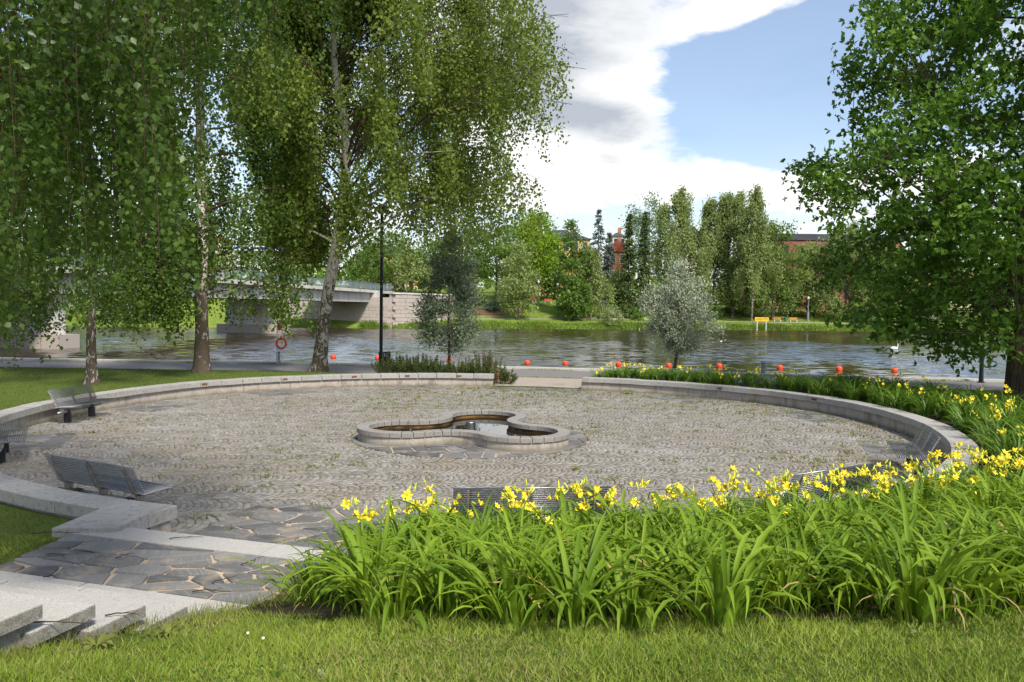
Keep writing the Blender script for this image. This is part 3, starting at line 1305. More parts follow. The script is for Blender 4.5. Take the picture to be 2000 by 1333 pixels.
# ------------------------------------------------------------------ landing and stairs
def build_stairs():
    t = thing('stone_stairs', 'pale granite steps leading down to the slate landing', 'stairs', (0, 0, 0))
    Lw = 3.1
    rr = np.random.default_rng(4)
    for k, (x, y, z) in enumerate(TIPS):
        tip = Vector((x, y, 0))
        nb = 2
        depth = .50
        # tread slab overhanging a recessed base
        e = 0
        for j in range(nb):
            L = Lw / nb * (1 + .12 * (-1) ** (k + j))
            a0 = tip - SU * e
            a1 = tip - SU * min(Lw, e + L)
            e += L
            c = (a0 + a1) / 2 - SA * depth / 2
            hw = (a0 - a1).length / 2 - .003
            loc = (c.x, c.y, z + rr.normal(0, .001))
            mb = MB()
            top = [SU * -hw + SA * -depth / 2, SU * hw + SA * -depth / 2, SU * hw + SA * depth / 2, SU * -hw + SA * depth / 2]
            ins = [p * .992 for p in top]
            vs = [(p.x, p.y, 0) for p in ins] + [(p.x, p.y, -.006) for p in top] + [(p.x, p.y, -.085) for p in top]
            fs = [[0, 1, 2, 3], [11, 10, 9, 8]] + [[w * 4 + (i + 1) % 4, w * 4 + i, (w + 1) * 4 + i, (w + 1) * 4 + (i + 1) % 4] for w in (0, 1) for i in range(4)]
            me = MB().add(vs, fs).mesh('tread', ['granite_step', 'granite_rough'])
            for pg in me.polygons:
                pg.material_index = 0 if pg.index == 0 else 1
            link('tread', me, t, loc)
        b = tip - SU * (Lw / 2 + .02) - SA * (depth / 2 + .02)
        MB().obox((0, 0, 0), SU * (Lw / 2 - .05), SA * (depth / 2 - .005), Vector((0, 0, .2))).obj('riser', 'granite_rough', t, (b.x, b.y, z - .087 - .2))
    return t


build_stairs()


def build_landing():
    t = link('landing', mesh_from('landing', [(p[0], p[1], LZ - .022) for p in LAND] + [(p[0], p[1], -.1) for p in LAND],
             [(0, 1, 2, 3), (0, 4, 5, 1), (1, 5, 6, 2), (2, 6, 7, 3), (3, 7, 4, 0)], ['joint_sand']))
    tag(t, kind='structure')
    rr = np.random.default_rng(12)
    P = [Vector((*p, 0)) for p in LAND]
    far0, far1 = P[3], P[2]
    dirv = (far1 - far0).normalized()
    nrm = Vector((dirv.y, -dirv.x, 0))      # towards camera
    # granite kerb along the plaza side
    L = (far1 - far0).length
    e = 0
    for k, ln in enumerate((1.15, 1.25, L - 2.4)):
        c = far0 + dirv * (e + ln / 2) + nrm * .19
        e += ln
        MB().obox((0, 0, 0), dirv * (ln / 2 - .004), nrm * .20, Vector((0, 0, .09))).obj('kerb_stone', 'granite_step', t, (c.x, c.y, LZ + .004 - .09))
    for k, (z, o) in enumerate(((.28, .36), (.14, .72))):
        c = (far0 + far1) / 2 - nrm * (o / 2)
        MB().obox((0, 0, 0), dirv * (L / 2 - .05), nrm * (o / 2), Vector((0, 0, .1))).obj('lower_step', 'granite_step', t, (c.x + dirv.x * .25, c.y + dirv.y * .25, z - .1 - k * .002))
    inner = [LAND[0], LAND[1], tuple((P[2] + nrm * .40))[:2], tuple((P[3] + nrm * .40))[:2]]
    slabs(t, inner, 32, .022, LZ, rr, stretch=(1.45, .8), thick=.03)


build_landing()

# ------------------------------------------------------------------ river and quay
WZ = -1.0


def build_river():
    xs = np.concatenate([np.linspace(-500, -80, 15), np.linspace(-70, 110, 37), np.linspace(130, 600, 15)])
    vs, fs = [], []
    for k, x in enumerate(xs):
        vs += [(x, quay_y(x) + .05, WZ), (x, shore_y(x) + 8, WZ)]
        if k:
            a = 2 * k
            fs.append((a - 2, a, a + 1, a - 1))
    tag(link('river', mesh_from('river', vs, fs, ['river_water'])), kind='structure')
    # quay wall
    vs, fs = [], []
    xq = np.linspace(-150, 150, 121)
    for k, x in enumerate(xq):
        vs += [(x, quay_y(x), -2.0), (x, quay_y(x), -.02)]
        if k:
            a = 2 * k
            fs.append((a - 2, a - 1, a + 1, a))
    q = tag(link('quay', mesh_from('quay', vs, fs, ['granite_rough'])), kind='structure')
    x = -34.0
    rr = np.random.default_rng(9)
    while x < 34:
        L = 1.0 + rr.random() * .5
        y0, y1 = quay_y(x), quay_y(x + L)
        d = Vector((L, y1 - y0, 0))
        ln = d.length
        d.normalize()
        n = Vector((d.y, -d.x, 0))
        c = Vector((x + L / 2, (y0 + y1) / 2, 0)) + n * .22
        MB().obox((0, 0, 0), d * (ln / 2 - .006), n * .235, Vector((0, 0, .10))).obj('quay_stone', 'granite_kerb', q, (c.x, c.y, .03 + rr.normal(0, .004)))
        x += L


build_river()


# ------------------------------------------------------------------ far bank
def far_h(x, y):
    x = np.asarray(x, float)
    d = np.asarray(y, float) - shore_y(x)
    left = np.interp(d, [-2, 0, 2, 6, 12, 18, 26, 36, 50, 90, 900], [-1.6, -1.15, -.35, .25, .8, 2.2, 4.1, 5.6, 6.6, 8.5, 30])
    right = np.interp(d, [-2, 0, 2, 6, 12, 18, 26, 36, 50, 90, 900], [-1.6, -1.15, -.4, .15, .6, 1.1, 2.4, 3.8, 4.6, 6, 26])
    w = smooth01((x - 22) / 22)
    return left * (1 - w) + right * w


def build_far():
    xs = np.concatenate([np.linspace(-700, -90, 25), np.linspace(-85, 150, 95), np.linspace(160, 900, 30)])
    ds = np.concatenate([np.linspace(-1.5, 40, 60), np.linspace(43, 120, 20), np.linspace(140, 900, 14)])
    X, D = np.meshgrid(xs, ds, indexing='ij')
    Y = D + shore_y(X)
    Z = far_h(X, Y)
    nx, nd = X.shape
    i = np.arange(nx - 1)[:, None]
    j = np.arange(nd - 1)[None, :]
    f = np.stack([i * nd + j, (i + 1) * nd + j, (i + 1) * nd + j + 1, i * nd + j + 1], -1).reshape(-1, 4)
    tag(link('far_bank', mesh_from('far_bank', np.stack([X, Y, Z], -1).reshape(-1, 3), f, ['bank_grass'], True)), kind='structure')
    # footpath along the shore
    xs = np.linspace(-26, 130, 90)
    vs, fs = [], []
    for k, x in enumerate(xs):
        off = 9.5 + 1.6 * math.sin(x * .05)
        for o in (0, 1.7):
            y = shore_y(x) + off + o
            vs.append((x, y, far_h(x, y) + .06))
        if k:
            a = 2 * k
            fs.append((a - 2, a, a + 1, a - 1))
    tag(link('shore_path', mesh_from('shore_path', vs, fs, ['gravel'])), kind='structure')
    # path climbing between the spruces
    p0 = at_y(1190, 655, 170)
    vs, fs = [], []
    for k in range(14):
        t = k / 13
        x = 24.5 - 5.5 * t
        y = shore_y(x) + 11 + 34 * t
        for o in (-1.4, 1.4):
            vs.append((x + o, y, far_h(x + o, y) + .07))
        if k:
            a = 2 * k
            fs.append((a - 2, a - 1, a + 1, a))
    tag(link('hill_path', mesh_from('hill_path', vs, fs, ['gravel'])), kind='structure')
    # earth bed with shrubs
    vs = []
    n = 24
    for k in range(n):
        a = 2 * math.pi * k / n
        x = -4.5 + 7.0 * math.cos(a) * (1 + .12 * math.sin(3 * a))
        y = shore_y(x) + 17.5 + 3.0 * math.sin(a)
        vs.append((x, y, far_h(x, y) + .12))
    tag(link('planting_bed', mesh_from('planting_bed', vs + [(-4.5, shore_y(-4.5) + 17.5, far_h(-4.5, shore_y(-4.5) + 17.5) + .2)], [(k, (k + 1) % n, n) for k in range(n)], ['mulch'])), kind='structure')
    # tall grass and reeds along the water
    rng = np.random.default_rng(31)
    N = 17000
    x = rng.uniform(-28, 120, N)
    d = np.abs(rng.normal(0, 2.6, N)) + .1
    y = shore_y(x) + d
    z = far_h(x, y)
    L = rng.uniform(.2, .8, N) * (1.25 - .1 * d).clip(.5, 1.3) * (.6 + .8 * np.abs(np.sin(x * .31) * np.cos(x * .113)))
    D = np.stack([rng.normal(0, .3, N), rng.normal(0, .3, N), np.ones(N)], -1)
    v, f = leaf_quads(np.stack([x, y, z - .05], -1), D, L, rng.uniform(.10, .22, N), rng, .1)
    tag(link('shore_grass', mesh_from('shore_grass', v, f, ['reed'])), 'tall green grass along the far shore', 'grass', kind='stuff')


build_far()


# ------------------------------------------------------------------ bridge
def build_bridge():
    A = Vector((-26.0, 147.0, 0))          # far abutment corner, right-hand edge of deck
    B = Vector((-43.5, 30.0, 0))
    d = (B - A).normalized()
    n = Vector((-d.y, d.x, 0))
    if n.x > 0:
        n = -n                                  # deck lies to the left
    t = thing('road_bridge', 'pale concrete road bridge with stone abutment and grey railing across the river', 'bridge', (0, 0, 0))
    L = (B - A).length + 60
    zb, zd = 3.75, 6.0
    def ob(name, s0, s1, o0, o1, z0, z1, mat, parent=t):
        c = A + d * (s0 + s1) / 2 + n * (o0 + o1) / 2
        return MB().obox((0, 0, 0), d * (s1 - s0) / 2, n * abs(o1 - o0) / 2, Vector((0, 0, (z1 - z0) / 2))).obj(name, mat, parent, (c.x, c.y, (z0 + z1) / 2))
    ob('girder', -6, L, .8, 10.5, zb, zd - .5, 'bridge_concrete')
    ob('deck', -14, L, 0, 11.3, zd - .5, zd, 'bridge_concrete')
    ob('road_surface', -60, L, .6, 10.7, zd + .004, zd + .05, 'asphalt')
    # railing: posts, rails and mesh bars
    rail = ob('handrail', -14, L, .12, .22, zd + 1.22, zd + 1.32, 'rail_metal')
    ob('bottom_rail', -14, L, .14, .20, zd + .14, zd + .20, 'rail_metal')
    for k in range(36):
        s = -13 + k * 2.6
        ob('rail_post', s - .05, s + .05, .11, .23, zd, zd + 1.22, 'rail_metal')
        mb = MB()
        for q in range(10):
            p = A + d * (s + .24 + q * .235) + n * .17
            mb.box(p.x - .02, p.x + .02, p.y - .02, p.y + .02, zd + .2, zd + 1.22)
        mb.obj('rail_bars', 'rail_metal', t)
    # piers standing in the river
    for s in (35, 79):
        ob('pier', s - .7, s + .7, 1.6, 9.6, .2, zb - .003, 'bridge_concrete')
        ob('pier_footing', s - 1.3, s + 1.3, .7, 10.6, -1.9, .2, 'abutment_stone')
    # far abutment facing the river and wing wall
    ab = ob('abutment', -3.2, -1.0, -3.5, 24, -2, zb + .9, 'abutment_stone')
    ob('abutment_pad', -3.4, -1.4, -.5, 11.6, zb + .9, zd - .51, 'bridge_concrete')
    ob('abutment_toe', -1.0, -.2, -3.8, 24, -2, -.35, 'abutment_stone')
    rr = np.random.default_rng(8)
    z = -.3
    row = 0
    while z < zb - .4:
        h = .62
        o = -3.5 + (.7 if row % 2 else 0)
        while o < 14:
            w = 1.25 + rr.random() * .35
            c = A + d * (-.97 + rr.normal(0, .012)) + n * (o + w / 2)
            MB().obox((0, 0, 0), d * .06, n * (w / 2 - .025), Vector((0, 0, h / 2 - .02))).obj('stone_block', 'abutment_stone', t, (c.x, c.y, z + h / 2))
            o += w
        z += h
        row += 1
    # wing wall running right and back from the abutment
    C0 = A - n * 3.5 - d * 1.2
    w = Vector((.62, .78, 0)).normalized()
    wn = Vector((w.y, -w.x, 0))
    for row in range(8):
        zz = -.5 + row * .72
        o = (.6 if row % 2 else 0)
        while o < 15.5:
            ln = 1.3 + rr.random() * .4
            c = C0 + w * (o + ln / 2) + wn * rr.normal(0, .02)
            MB().obox((0, 0, 0), w * (ln / 2 - .03), wn * .35, Vector((0, 0, .335))).obj('stone_block', 'abutment_stone', t, (c.x, c.y, zz + .36))
            o += ln
    c = C0 + w * 7.8 - wn * .3
    MB().obox((0, 0, 0), w * 7.9, wn * .3, Vector((0, 0, 3.1))).obj('wing_wall_core', 'wall_concrete', t, (c.x, c.y, 2.2))
    c = C0 + w * 7.8 + Vector((0, 0, 0))
    MB().obox((0, 0, 0), w * 8.0, wn * .5, Vector((0, 0, .15))).obj('wing_wall_coping', 'bridge_concrete', t, (c.x, c.y, 5.45))
    return A, d, n


BR_A, BR_D, BR_N = build_bridge()


def bridge_extras():
    # bus shelter style canopy and lamp on the bridge seen between the birches
    p = at_y(515, 486, 118)
    t = thing('canopy', 'white and blue flat canopy sign over the bridge between the birches', 'canopy', (p.x, p.y, 6.05))
    h = p.z - 6.05
    MB().box(-4.6, 4.6, -.6, .6, h - .35, h + .35).obj('fascia', 'white_paint', t)
    for k in range(7):
        MB().box(-4.3 + k * 1.27, -3.5 + k * 1.27, -.62, -.602, h - .2, h + .2).obj('panel', 'sign_blue', t)
    for x in (-4.0, 2.6):
        MB().tube([(x, 0, 0), (x, 0, h - .35)], [.09, .09], 8).obj('post', 'grey_metal', t)
    q = at_y(533, 560, 118)


bridge_extras()


# ------------------------------------------------------------------ buildings across the river
def building(name, label, px0, px1, ytop, ybase, Y, mat, roof, floors, cols, depth=14, roof_h=2.5, ang=0.0, roofkind='hip', wmat='window_dark', trim='plaster_white'):
    a, b = at_y(px0, ybase, Y), at_y(px1, ytop, Y)
    w = b.x - a.x
    zb = a.z - 2.5
    zt = b.z
    t = thing(name, label, 'building', ((a.x + b.x) / 2, Y, zb), ang)
    H = zt - zb
    MB().box(-w / 2, w / 2, 0, depth, 0, H).obj('wall', mat, t)
    o = .5
    if roofkind == 'hip':
        mb = MB()
        k = min(w, depth) * .42
        vs = [(-w / 2 - o, -o, H), (w / 2 + o, -o, H), (w / 2 + o, depth + o, H), (-w / 2 - o, depth + o, H), (-w / 2 + k, depth / 2, H + roof_h), (w / 2 - k, depth / 2, H + roof_h)]
        mb.add(vs, [(0, 1, 5, 4), (1, 2, 5), (2, 3, 4, 5), (3, 0, 4), (3, 2, 1, 0)])
        rf = mb.obj('roof', roof, t)
    elif roofkind == 'gable':
        mb = MB()
        vs = [(-w / 2 - o, -o, H), (w / 2 + o, -o, H), (w / 2 + o, depth + o, H), (-w / 2 - o, depth + o, H), (0, -o, H + roof_h), (0, depth + o, H + roof_h)]
        mb.add(vs, [(0, 1, 4), (1, 2, 5, 4), (2, 3, 5), (3, 0, 4, 5), (3, 2, 1, 0)])
        rf = mb.obj('roof', roof, t)
    else:
        rf = MB().box(-w / 2 - .3, w / 2 + .3, -.3, depth + .3, H, H + roof_h).obj('roof', roof, t)
    if roofkind != 'flat':
        MB().box(-.5, .5, -.4, .4, 0, 2.2).obj('chimney', 'brick_orange', rf, (w * .22, depth / 2, H + roof_h * .6))
    fh = (H - 2.5) / floors
    for r in range(floors):
        for c in range(cols):
            x = -w / 2 + (c + .5) * w / cols
            z = 2.5 + (r + .28) * fh
            f = MB().box(x - .75, x + .75, -.09, .02, z - .1, z + fh * .55 + .1).obj('window', trim, t)
            MB().box(x - .62, x + .62, -.11, -.092, z, z + fh * .55).obj('pane', wmat, f)
    return t


building('house', 'yellow plastered house with dark roof behind the maples across the river', 1040, 1152, 468, 566, 205, 'plaster_yellow', 'roof_dark', 3, 6, 14, 3.0)
building('house', 'long yellow plastered building beyond the bridge end', 690, 830, 500, 575, 215, 'plaster_yellow', 'roof_dark', 2, 8, 14, 3.0)
building('house', 'orange brick house with red roof between the spruces', 1188, 1225, 492, 556, 215, 'brick_orange', 'roof_red', 2, 2, 12, 3.2, 0, 'gable')
building('house', 'grey roofed low brick house behind the spruce tops', 1196, 1222, 462, 520, 240, 'plaster_white', 'roof_dark', 2, 2, 12, 1.6)
building('house', 'white house with dark gabled roof behind the weeping birches', 1338, 1372, 470, 545, 215, 'plaster_white', 'roof_dark', 3, 2, 12, 3.6, 0, 'gable')
building('brick_building', 'large dark red brick building with grey flat roof behind the trees', 1488, 1760, 472, 600, 205, 'brick_red', 'roof_dark', 2, 9, 20, 1.6, 0, 'flat', trim='brick_red')
building('house', 'cream plastered house far behind the oak', 1760, 1990, 560, 640, 235, 'plaster_cream', 'roof_red', 2, 7, 14, 3.5)
building('house', 'cream apartment block seen through the leaves left of the bridge', 250, 430, 470, 570, 230, 'plaster_cream', 'roof_red', 3, 7, 14, 3.0)
building('house', 'white apartment block seen through the hanging birch leaves', 30, 210, 480, 580, 240, 'plaster_white', 'roof_dark', 3, 7, 14, 3.0)


# ------------------------------------------------------------------ steel benches
def bench_meshes():
    M = {}
    L = 1.92
    M['slat'] = MB().tube([(-L / 2, 0, 0), (L / 2, 0, 0)], [.011, .011], 8).mesh('slat', 'steel', True)
    # side profile of the bracket: seat arm and back arm (local y = towards the back)
    mb = MB()
    prof = [(-.30, .405), (.16, .385), (.215, .43), (.375, .80), (.345, .812), (.185, .455), (.15, .418), (-.30, .432)]
    t = .011
    n = len(prof)
    vs = [(-t, y, z) for y, z in prof] + [(t, y, z) for y, z in prof]
    fs = []
    # split the L outline into quads
    for a, b, c, d in ((0, 1, 6, 7), (1, 2, 5, 6), (2, 3, 4, 5)):
        fs += [(a, d, c, b), (n + a, n + b, n + c, n + d)]
    fs += [(i, (i + 1) % n, n + (i + 1) % n, n + i) for i in range(n)]
    mb.add(vs, fs)
    # web down to the tube
    mb.add([(-t, .02, .40), (-t, .17, .40), (-t, .15, .31), (-t, .04, .31), (t, .02, .40), (t, .17, .40), (t, .15, .31), (t, .04, .31)],
           [(0, 3, 2, 1), (4, 5, 6, 7), (0, 1, 5, 4), (1, 2, 6, 5), (2, 3, 7, 6), (3, 0, 4, 7)])
    M['bracket'] = mb.mesh('bracket', 'steel_bracket')
    M['tube'] = MB().tube([(-L / 2 - .03, .09, .285), (L / 2 + .03, .09, .285)], [.032, .032], 14).mesh('bearer_tube', 'steel', True)
    mb = MB().box(-.05, .05, .02, .16, -.02, .255)
    mb.tube([(-.055, .09, .285), (.055, .09, .285)], [.046, .046], 14)
    M['leg'] = mb.mesh('leg', 'black_post')
    return M


BM = bench_meshes()


def bench(label, deg, r, L=1.92, turn=0.0):
    a = math.radians(deg)
    x, y = pol(deg, r)
    # local +y points outwards (back of bench)
    t = thing('bench', label, 'bench', (x, y, 0), a - math.pi / 2 + math.radians(turn), 'steel slatted benches along the plaza wall')
    for k in range(13):
        yy = -.30 + k * .0375
        zz = .445 - .022 * (yy + .30) / .45 + (.006 if k == 0 else 0)
        link('slat', BM['slat'], t, (0, yy, zz))
    for k in range(13):
        u = k / 12
        link('slat', BM['slat'], t, (0, .178 + .185 * u - .016, .462 + .36 * u))
    for sx in (-.78, 0, .78):
        link('bracket', BM['bracket'], t, (sx, 0, 0))
    link('bearer_tube', BM['tube'], t)
    for sx in (-.56, .56):
        link('leg', BM['leg'], t, (sx, 0, 0))
    return t


bench('steel slatted bench before the left wall, by the thin pale birch trunk', 179.5, 10.05)
bench('steel slatted bench between the left wall bench and the slab wall end', 209.5, 10.08)
bench('steel slatted bench with its back turned, behind the heavy slab wall end', 242.1, 10.2)
bench('steel slatted bench half hidden by yellow daylilies, next to the stairs', 276.3, 10.35)
bench('dark steel slatted bench behind daylilies, second from the stairs', 301.0, 10.35)
bench('steel slatted bench in front of the right curved wall, bright daylilies behind', 327.5, 9.95, turn=13)


# ------------------------------------------------------------------ street furniture on the near side
def lamp_post(label, p, h=7.5):
    t = thing('street_lamp', label, 'lamp', (p.x, p.y, p.z))
    MB().lathe([(.16, -.05), (.16, .03), (.10, .06), (.085, .5), (.075, h)], 14).obj('post', 'black_metal', t, smooth=False)
    MB().lathe([(.085, 0), (.25, .12), (.27, .32), (.20, .42), (.05, .5)], 16).obj('lamp_head', 'black_metal', t, (0, 0, h))
    return t


lamp_post('slim black lamp post beside the litter bin and pine shrubs', at_z(744, 716, .03))
lamp_post('slim black lamp post by the water behind the oak leaves', at_z(1916, 748, .03))


def litter_bin():
    p = at_z(753, 716, .03)
    p.x += .05
    t = thing('litter_bin', 'black slatted round litter bin at the foot of the lamp post', 'bin', (p.x, p.y - .6, .03))
    MB().lathe([(.22, 0), (.22, .5), (.19, .52)], 18).obj('inner_can', 'black_metal', t)
    for k in range(16):
        a = 2 * math.pi * k / 16
        MB().obox((0, 0, 0), Vector((.012, 0, 0)), Vector((0, .03, 0)), Vector((0, 0, .33))).obj('slat', 'black_metal', t, (.275 * math.cos(a), .275 * math.sin(a), .38), (0, 0, a))
    for z in (.08, .70):
        mb = MB()
        n = 24
        vs, fs = [], []
        for i in range(n):
            a = 2 * math.pi * i / n
            for r, zz in ((.262, 0), (.30, 0), (.30, .05), (.262, .05)):
                vs.append((r * math.cos(a), r * math.sin(a), zz))
        for i in range(n):
            for q in range(4):
                fs.append((i * 4 + q, ((i + 1) % n) * 4 + q, ((i + 1) % n) * 4 + (q + 1) % 4, i * 4 + (q + 1) % 4)[::-1])
        mb.add(vs, fs).obj('rim', 'black_metal', t, (0, 0, z))


litter_bin()


def torus(mb, R, r, c, axis, n=28, m=8):
    vs, fs = [], []
    for i in range(n):
        a = 2 * math.pi * i / n
        for j in range(m):
            b = 2 * math.pi * j / m
            x, y, z = (R + r * math.cos(b)) * math.cos(a), r * math.sin(b), (R + r * math.cos(b)) * math.sin(a)
            vs.append((c[0] + x, c[1] + y, c[2] + z))
    for i in range(n):
        for j in range(m):
            fs.append((i * m + j, ((i + 1) % n) * m + j, ((i + 1) % n) * m + (j + 1) % m, i * m + (j + 1) % m))
    mb.add(vs, fs)
    return mb


def life_post():
    p = at_z(546, 712, .03)
    t = thing('lifebuoy_stand', 'white rescue post with orange lifebuoy and ladder at the quay edge', 'lifebuoy', (p.x, p.y, .03))
    MB().tube([(-.12, 0, 0), (-.12, 0, 2.7)], [.03, .03], 8).obj('post', 'white_paint', t)
    MB().tube([(.12, 0, 0), (.12, 0, 2.7)], [.03, .03], 8).obj('post', 'white_paint', t)
    for k in range(9):
        MB().tube([(-.12, 0, .2 + k * .28), (.12, 0, .2 + k * .28)], [.014, .014], 6).obj('rung', 'white_paint', t)
    torus(MB(), .24, .05, (.12, -.12, 1.05), 0).obj('lifebuoy', 'lifebuoy_orange', t, smooth=True)
    MB().box(-.09, .09, -.05, -.032, 1.7, 2.1).obj('red_plate', 'orange_red', t)
    MB().box(-.09, .09, -.05, -.032, 2.28, 2.52).obj('red_plate', 'orange_red', t)


life_post()

for px, lab in ((535, 'short grey mooring bollard near the rescue post'), (1458, 'short grey mooring bollard behind the far daylilies')):
    p = at_z(px, 713 if px < 800 else 725, .03)
    t = thing('bollard', lab, 'bollard', (p.x, quay_y(p.x) - .25, .03))
    MB().lathe([(.10, 0), (.10, .55), (.115, .56), (.115, .62), (.0, .64)], 14).obj('shaft', 'grey_metal', t)
    MB().lathe([(.14, 0), (.14, .05)], 14).obj('base_plate', 'black_metal', t)

# mooring buoys in the river
ORD = ['first', 'second', 'third', 'fourth', 'fifth', 'sixth', 'seventh', 'eighth', 'ninth', 'tenth', 'last']
rr = np.random.default_rng(2)
for k, (x, y) in enumerate([(651, 700), (738, 702), (877, 706), (1030, 712), (1104, 713), (1208, 715), (1306, 717), (1405, 718), (1523, 721), (1639, 724), (1747, 727)]):
    p = at_z(x, y, WZ)
    t = thing('mooring_buoy', f'orange red mooring buoy, {ORD[k]} of the row counted from the leaning birch', 'buoy', (p.x, p.y, WZ), 0, 'row of mooring buoys off the quay')
    t.rotation_euler = (rr.normal(0, .06), rr.normal(0, .06), 0)
    MB().lathe([(.1, -.16), (.19, -.08), (.205, .05), (.205, .19), (.175, .25), (.05, .28)], 18).obj('float', 'orange_red', t, smooth=True)
    MB().tube([(-.05, 0, .26), (-.06, 0, .56), (0, 0, .62), (.06, 0, .56), (.05, 0, .26)], [.013] * 5, 6).obj('eye', 'grey_metal', t)


# ------------------------------------------------------------------ things on the far bank
def far_point(x, Y_guess_d, dy=0):
    """ground point on the far bank seen at photo column x, d metres behind the shore"""
    Y = 165.0
    for _ in range(8):
        p = at_y(x, 620, Y)
        Y = float(shore_y(p.x)) + Y_guess_d
    p = at_y(x, 620, Y)
    return Vector((p.x, Y, float(far_h(p.x, Y))))


def far_bench(label, x, d, mat, back=True):
    p = far_point(x, d)
    t = thing('park_bench', label, 'bench', p)
    MB().box(-.9, .9, -.25, .2, .42, .50).obj('seat', mat, t)
    MB().box(-.9, .9, .2, .27, .52, .98).obj('backrest', mat, t)
    for sx in (-.7, .7):
        MB().box(sx - .06, sx + .06, -.2, .2, -.1, .42).obj('leg', 'white_paint', t)


far_bench('red slatted park bench on the sloping lawn across the river', 1070, 27, 'bench_red')
far_bench('red slatted park bench beside the green lamp post', 1040, 28, 'bench_red')
far_bench('orange wooden bench by the far shore path, left of the green bin', 1518, 13, 'bench_wood')
far_bench('orange wooden bench by the far shore path, right of the green bin', 1550, 13, 'bench_wood')
p = far_point(1534, 13)
t = thing('litter_bin', 'green litter bin between two orange benches on the far bank', 'bin', p)
MB().lathe([(.3, -.1), (.32, .9), (.25, 1.05)], 12).obj('can', 'bin_green', t)
MB().lathe([(.34, .9), (.34, .97), (.1, 1.1)], 12).obj('lid', 'bin_green', t)
for x, d, lab in ((1051, 24, 'pale green lamp post near the red bench'), (1088, 22, 'pale green lamp post by the leafy maple'), (1578, 15, 'slim grey lamp post by the far path at the brick building')):
    p = far_point(x, d)
    t = thing('street_lamp', lab, 'lamp', p)
    MB().lathe([(.28, -.2), (.28, 1.9), (.12, 2.0), (.1, 5)], 10).obj('post', 'green_paint' if d > 20 else 'grey_metal', t)
    MB().lathe([(.1, 0), (.3, .2), (.3, .5), (.05, .7)], 10).obj('lamp_head', 'white_paint', t, (0, 0, 5))


def text_mesh(name, s, size, mat, parent, loc, rot):
    cu = bpy.data.curves.new(name, 'FONT')
    cu.body = s
    cu.size = size
    cu.align_x = 'CENTER'
    cu.align_y = 'CENTER'
    cu.extrude = .004
    tmp = bpy.data.objects.new('tmp', cu)
    COL.objects.link(tmp)
    dg = bpy.context.evaluated_depsgraph_get()
    me = bpy.data.meshes.new_from_object(tmp.evaluated_get(dg))
    bpy.data.objects.remove(tmp)
    me.materials.clear()
    me.materials.append(MATS[mat])
    return link(name, me, parent, loc, rot)


def water_sign():
    p = far_point(1488, -.7)
    t = thing('water_sign', 'yellow sign board with black letters on two posts at the far shore', 'sign', (p.x, p.y, WZ))
    MB().box(-1.45, 1.45, -.04, .04, 1.95, 2.72).obj('board', 'sign_yellow', t)
    text_mesh('lettering', 'VESIJOHTO', .5, 'sign_black', t, (0, -.048, 2.33), (math.pi / 2, 0, 0))
    for x in (-.95, .95):
        MB().tube([(x, .08, -1), (x, .08, 2.68)], [.09, .09], 8).obj('post', 'white_paint', t)


water_sign()
for (x, y, lab) in ((1408, 668, 'small white gull on the water beyond the silvery willow'), (1746, 683, 'white swan on the water beside the oak leaves')):
    p = at_z(x, y, WZ)
    t = thing('water_bird', lab, 'bird', p)
    s = .3 if x < 1500 else .8
    MB().lathe([(.02, -.1), (.28, 0), (.36, .18), (.22, .34), (.02, .40)], 12).obj('body', 'swan_white', t, smooth=True)
    MB().tube([(.25, 0, .2), (.36, 0, .5), (.33, 0, .75), (.45, 0, .78)], [.07, .05, .055, .02], 8).obj('neck', 'swan_white', t, smooth=True)
    t.scale = (s * 1.5, s, s)
# stone steps up the far slope
p = far_point(1196, 17)
t = thing('stone_stairs', 'dark flight of garden steps beside the path on the far slope', 'stairs', p)
for k in range(6):
    MB().box(-2.2 + k * .3, 1.8 + k * .3, k * .7, k * .7 + .8, -.6, k * .22).obj('step', 'granite_rough', t)

# ------------------------------------------------------------------ trees
def spline(pts, n):
    P = np.asarray(pts, float)
    t = np.linspace(0, len(P) - 1, n)
    out = np.zeros((n, 3))
    for k in range(n):
        i = min(int(t[k]), len(P) - 2)
        u = t[k] - i
        p0, p1, p2, p3 = P[max(i - 1, 0)], P[i], P[i + 1], P[min(i + 2, len(P) - 1)]
        out[k] = .5 * ((2 * p1) + (-p0 + p2) * u + (2 * p0 - 5 * p1 + 4 * p2 - p3) * u * u + (-p0 + 3 * p1 - 3 * p2 + p3) * u ** 3)
    return out


def trunk_arrays(pts, r0, r1, rng, n=40, sides=14, flare=.55, power=.8):
    P = spline(pts, n)
    s = np.linspace(0, 1, n)
    h = P[:, 2] - P[0, 2]
    R = r1 + (r0 - r1) * (1 - s) ** power
    R = R * (1 + flare * np.exp(-h / (r0 * 1.6)))
    v, f = tube_arrays(P, R, sides)
    v = v.reshape(n, sides, 3)
    c = P[:, None, :]
    wob = 1 + .05 * np.sin(np.arange(sides)[None, :] * 2.2 + h[:, None] * 1.3) + rng.normal(0, .02, (n, sides))
    root = 1 + .22 * np.exp(-h / (r0 * 1.2))[:, None] * np.sin(np.arange(sides)[None, :] * 2 * np.pi / sides * 5)
    v = c + (v - c) * (wob * root)[..., None]
    return P, R, v.reshape(-1, 3), f


def bez(p0, p1, p2, n):
    t = np.linspace(0, 1, n)[:, None]
    return (1 - t) ** 2 * p0 + 2 * t * (1 - t) * p1 + t ** 2 * p2


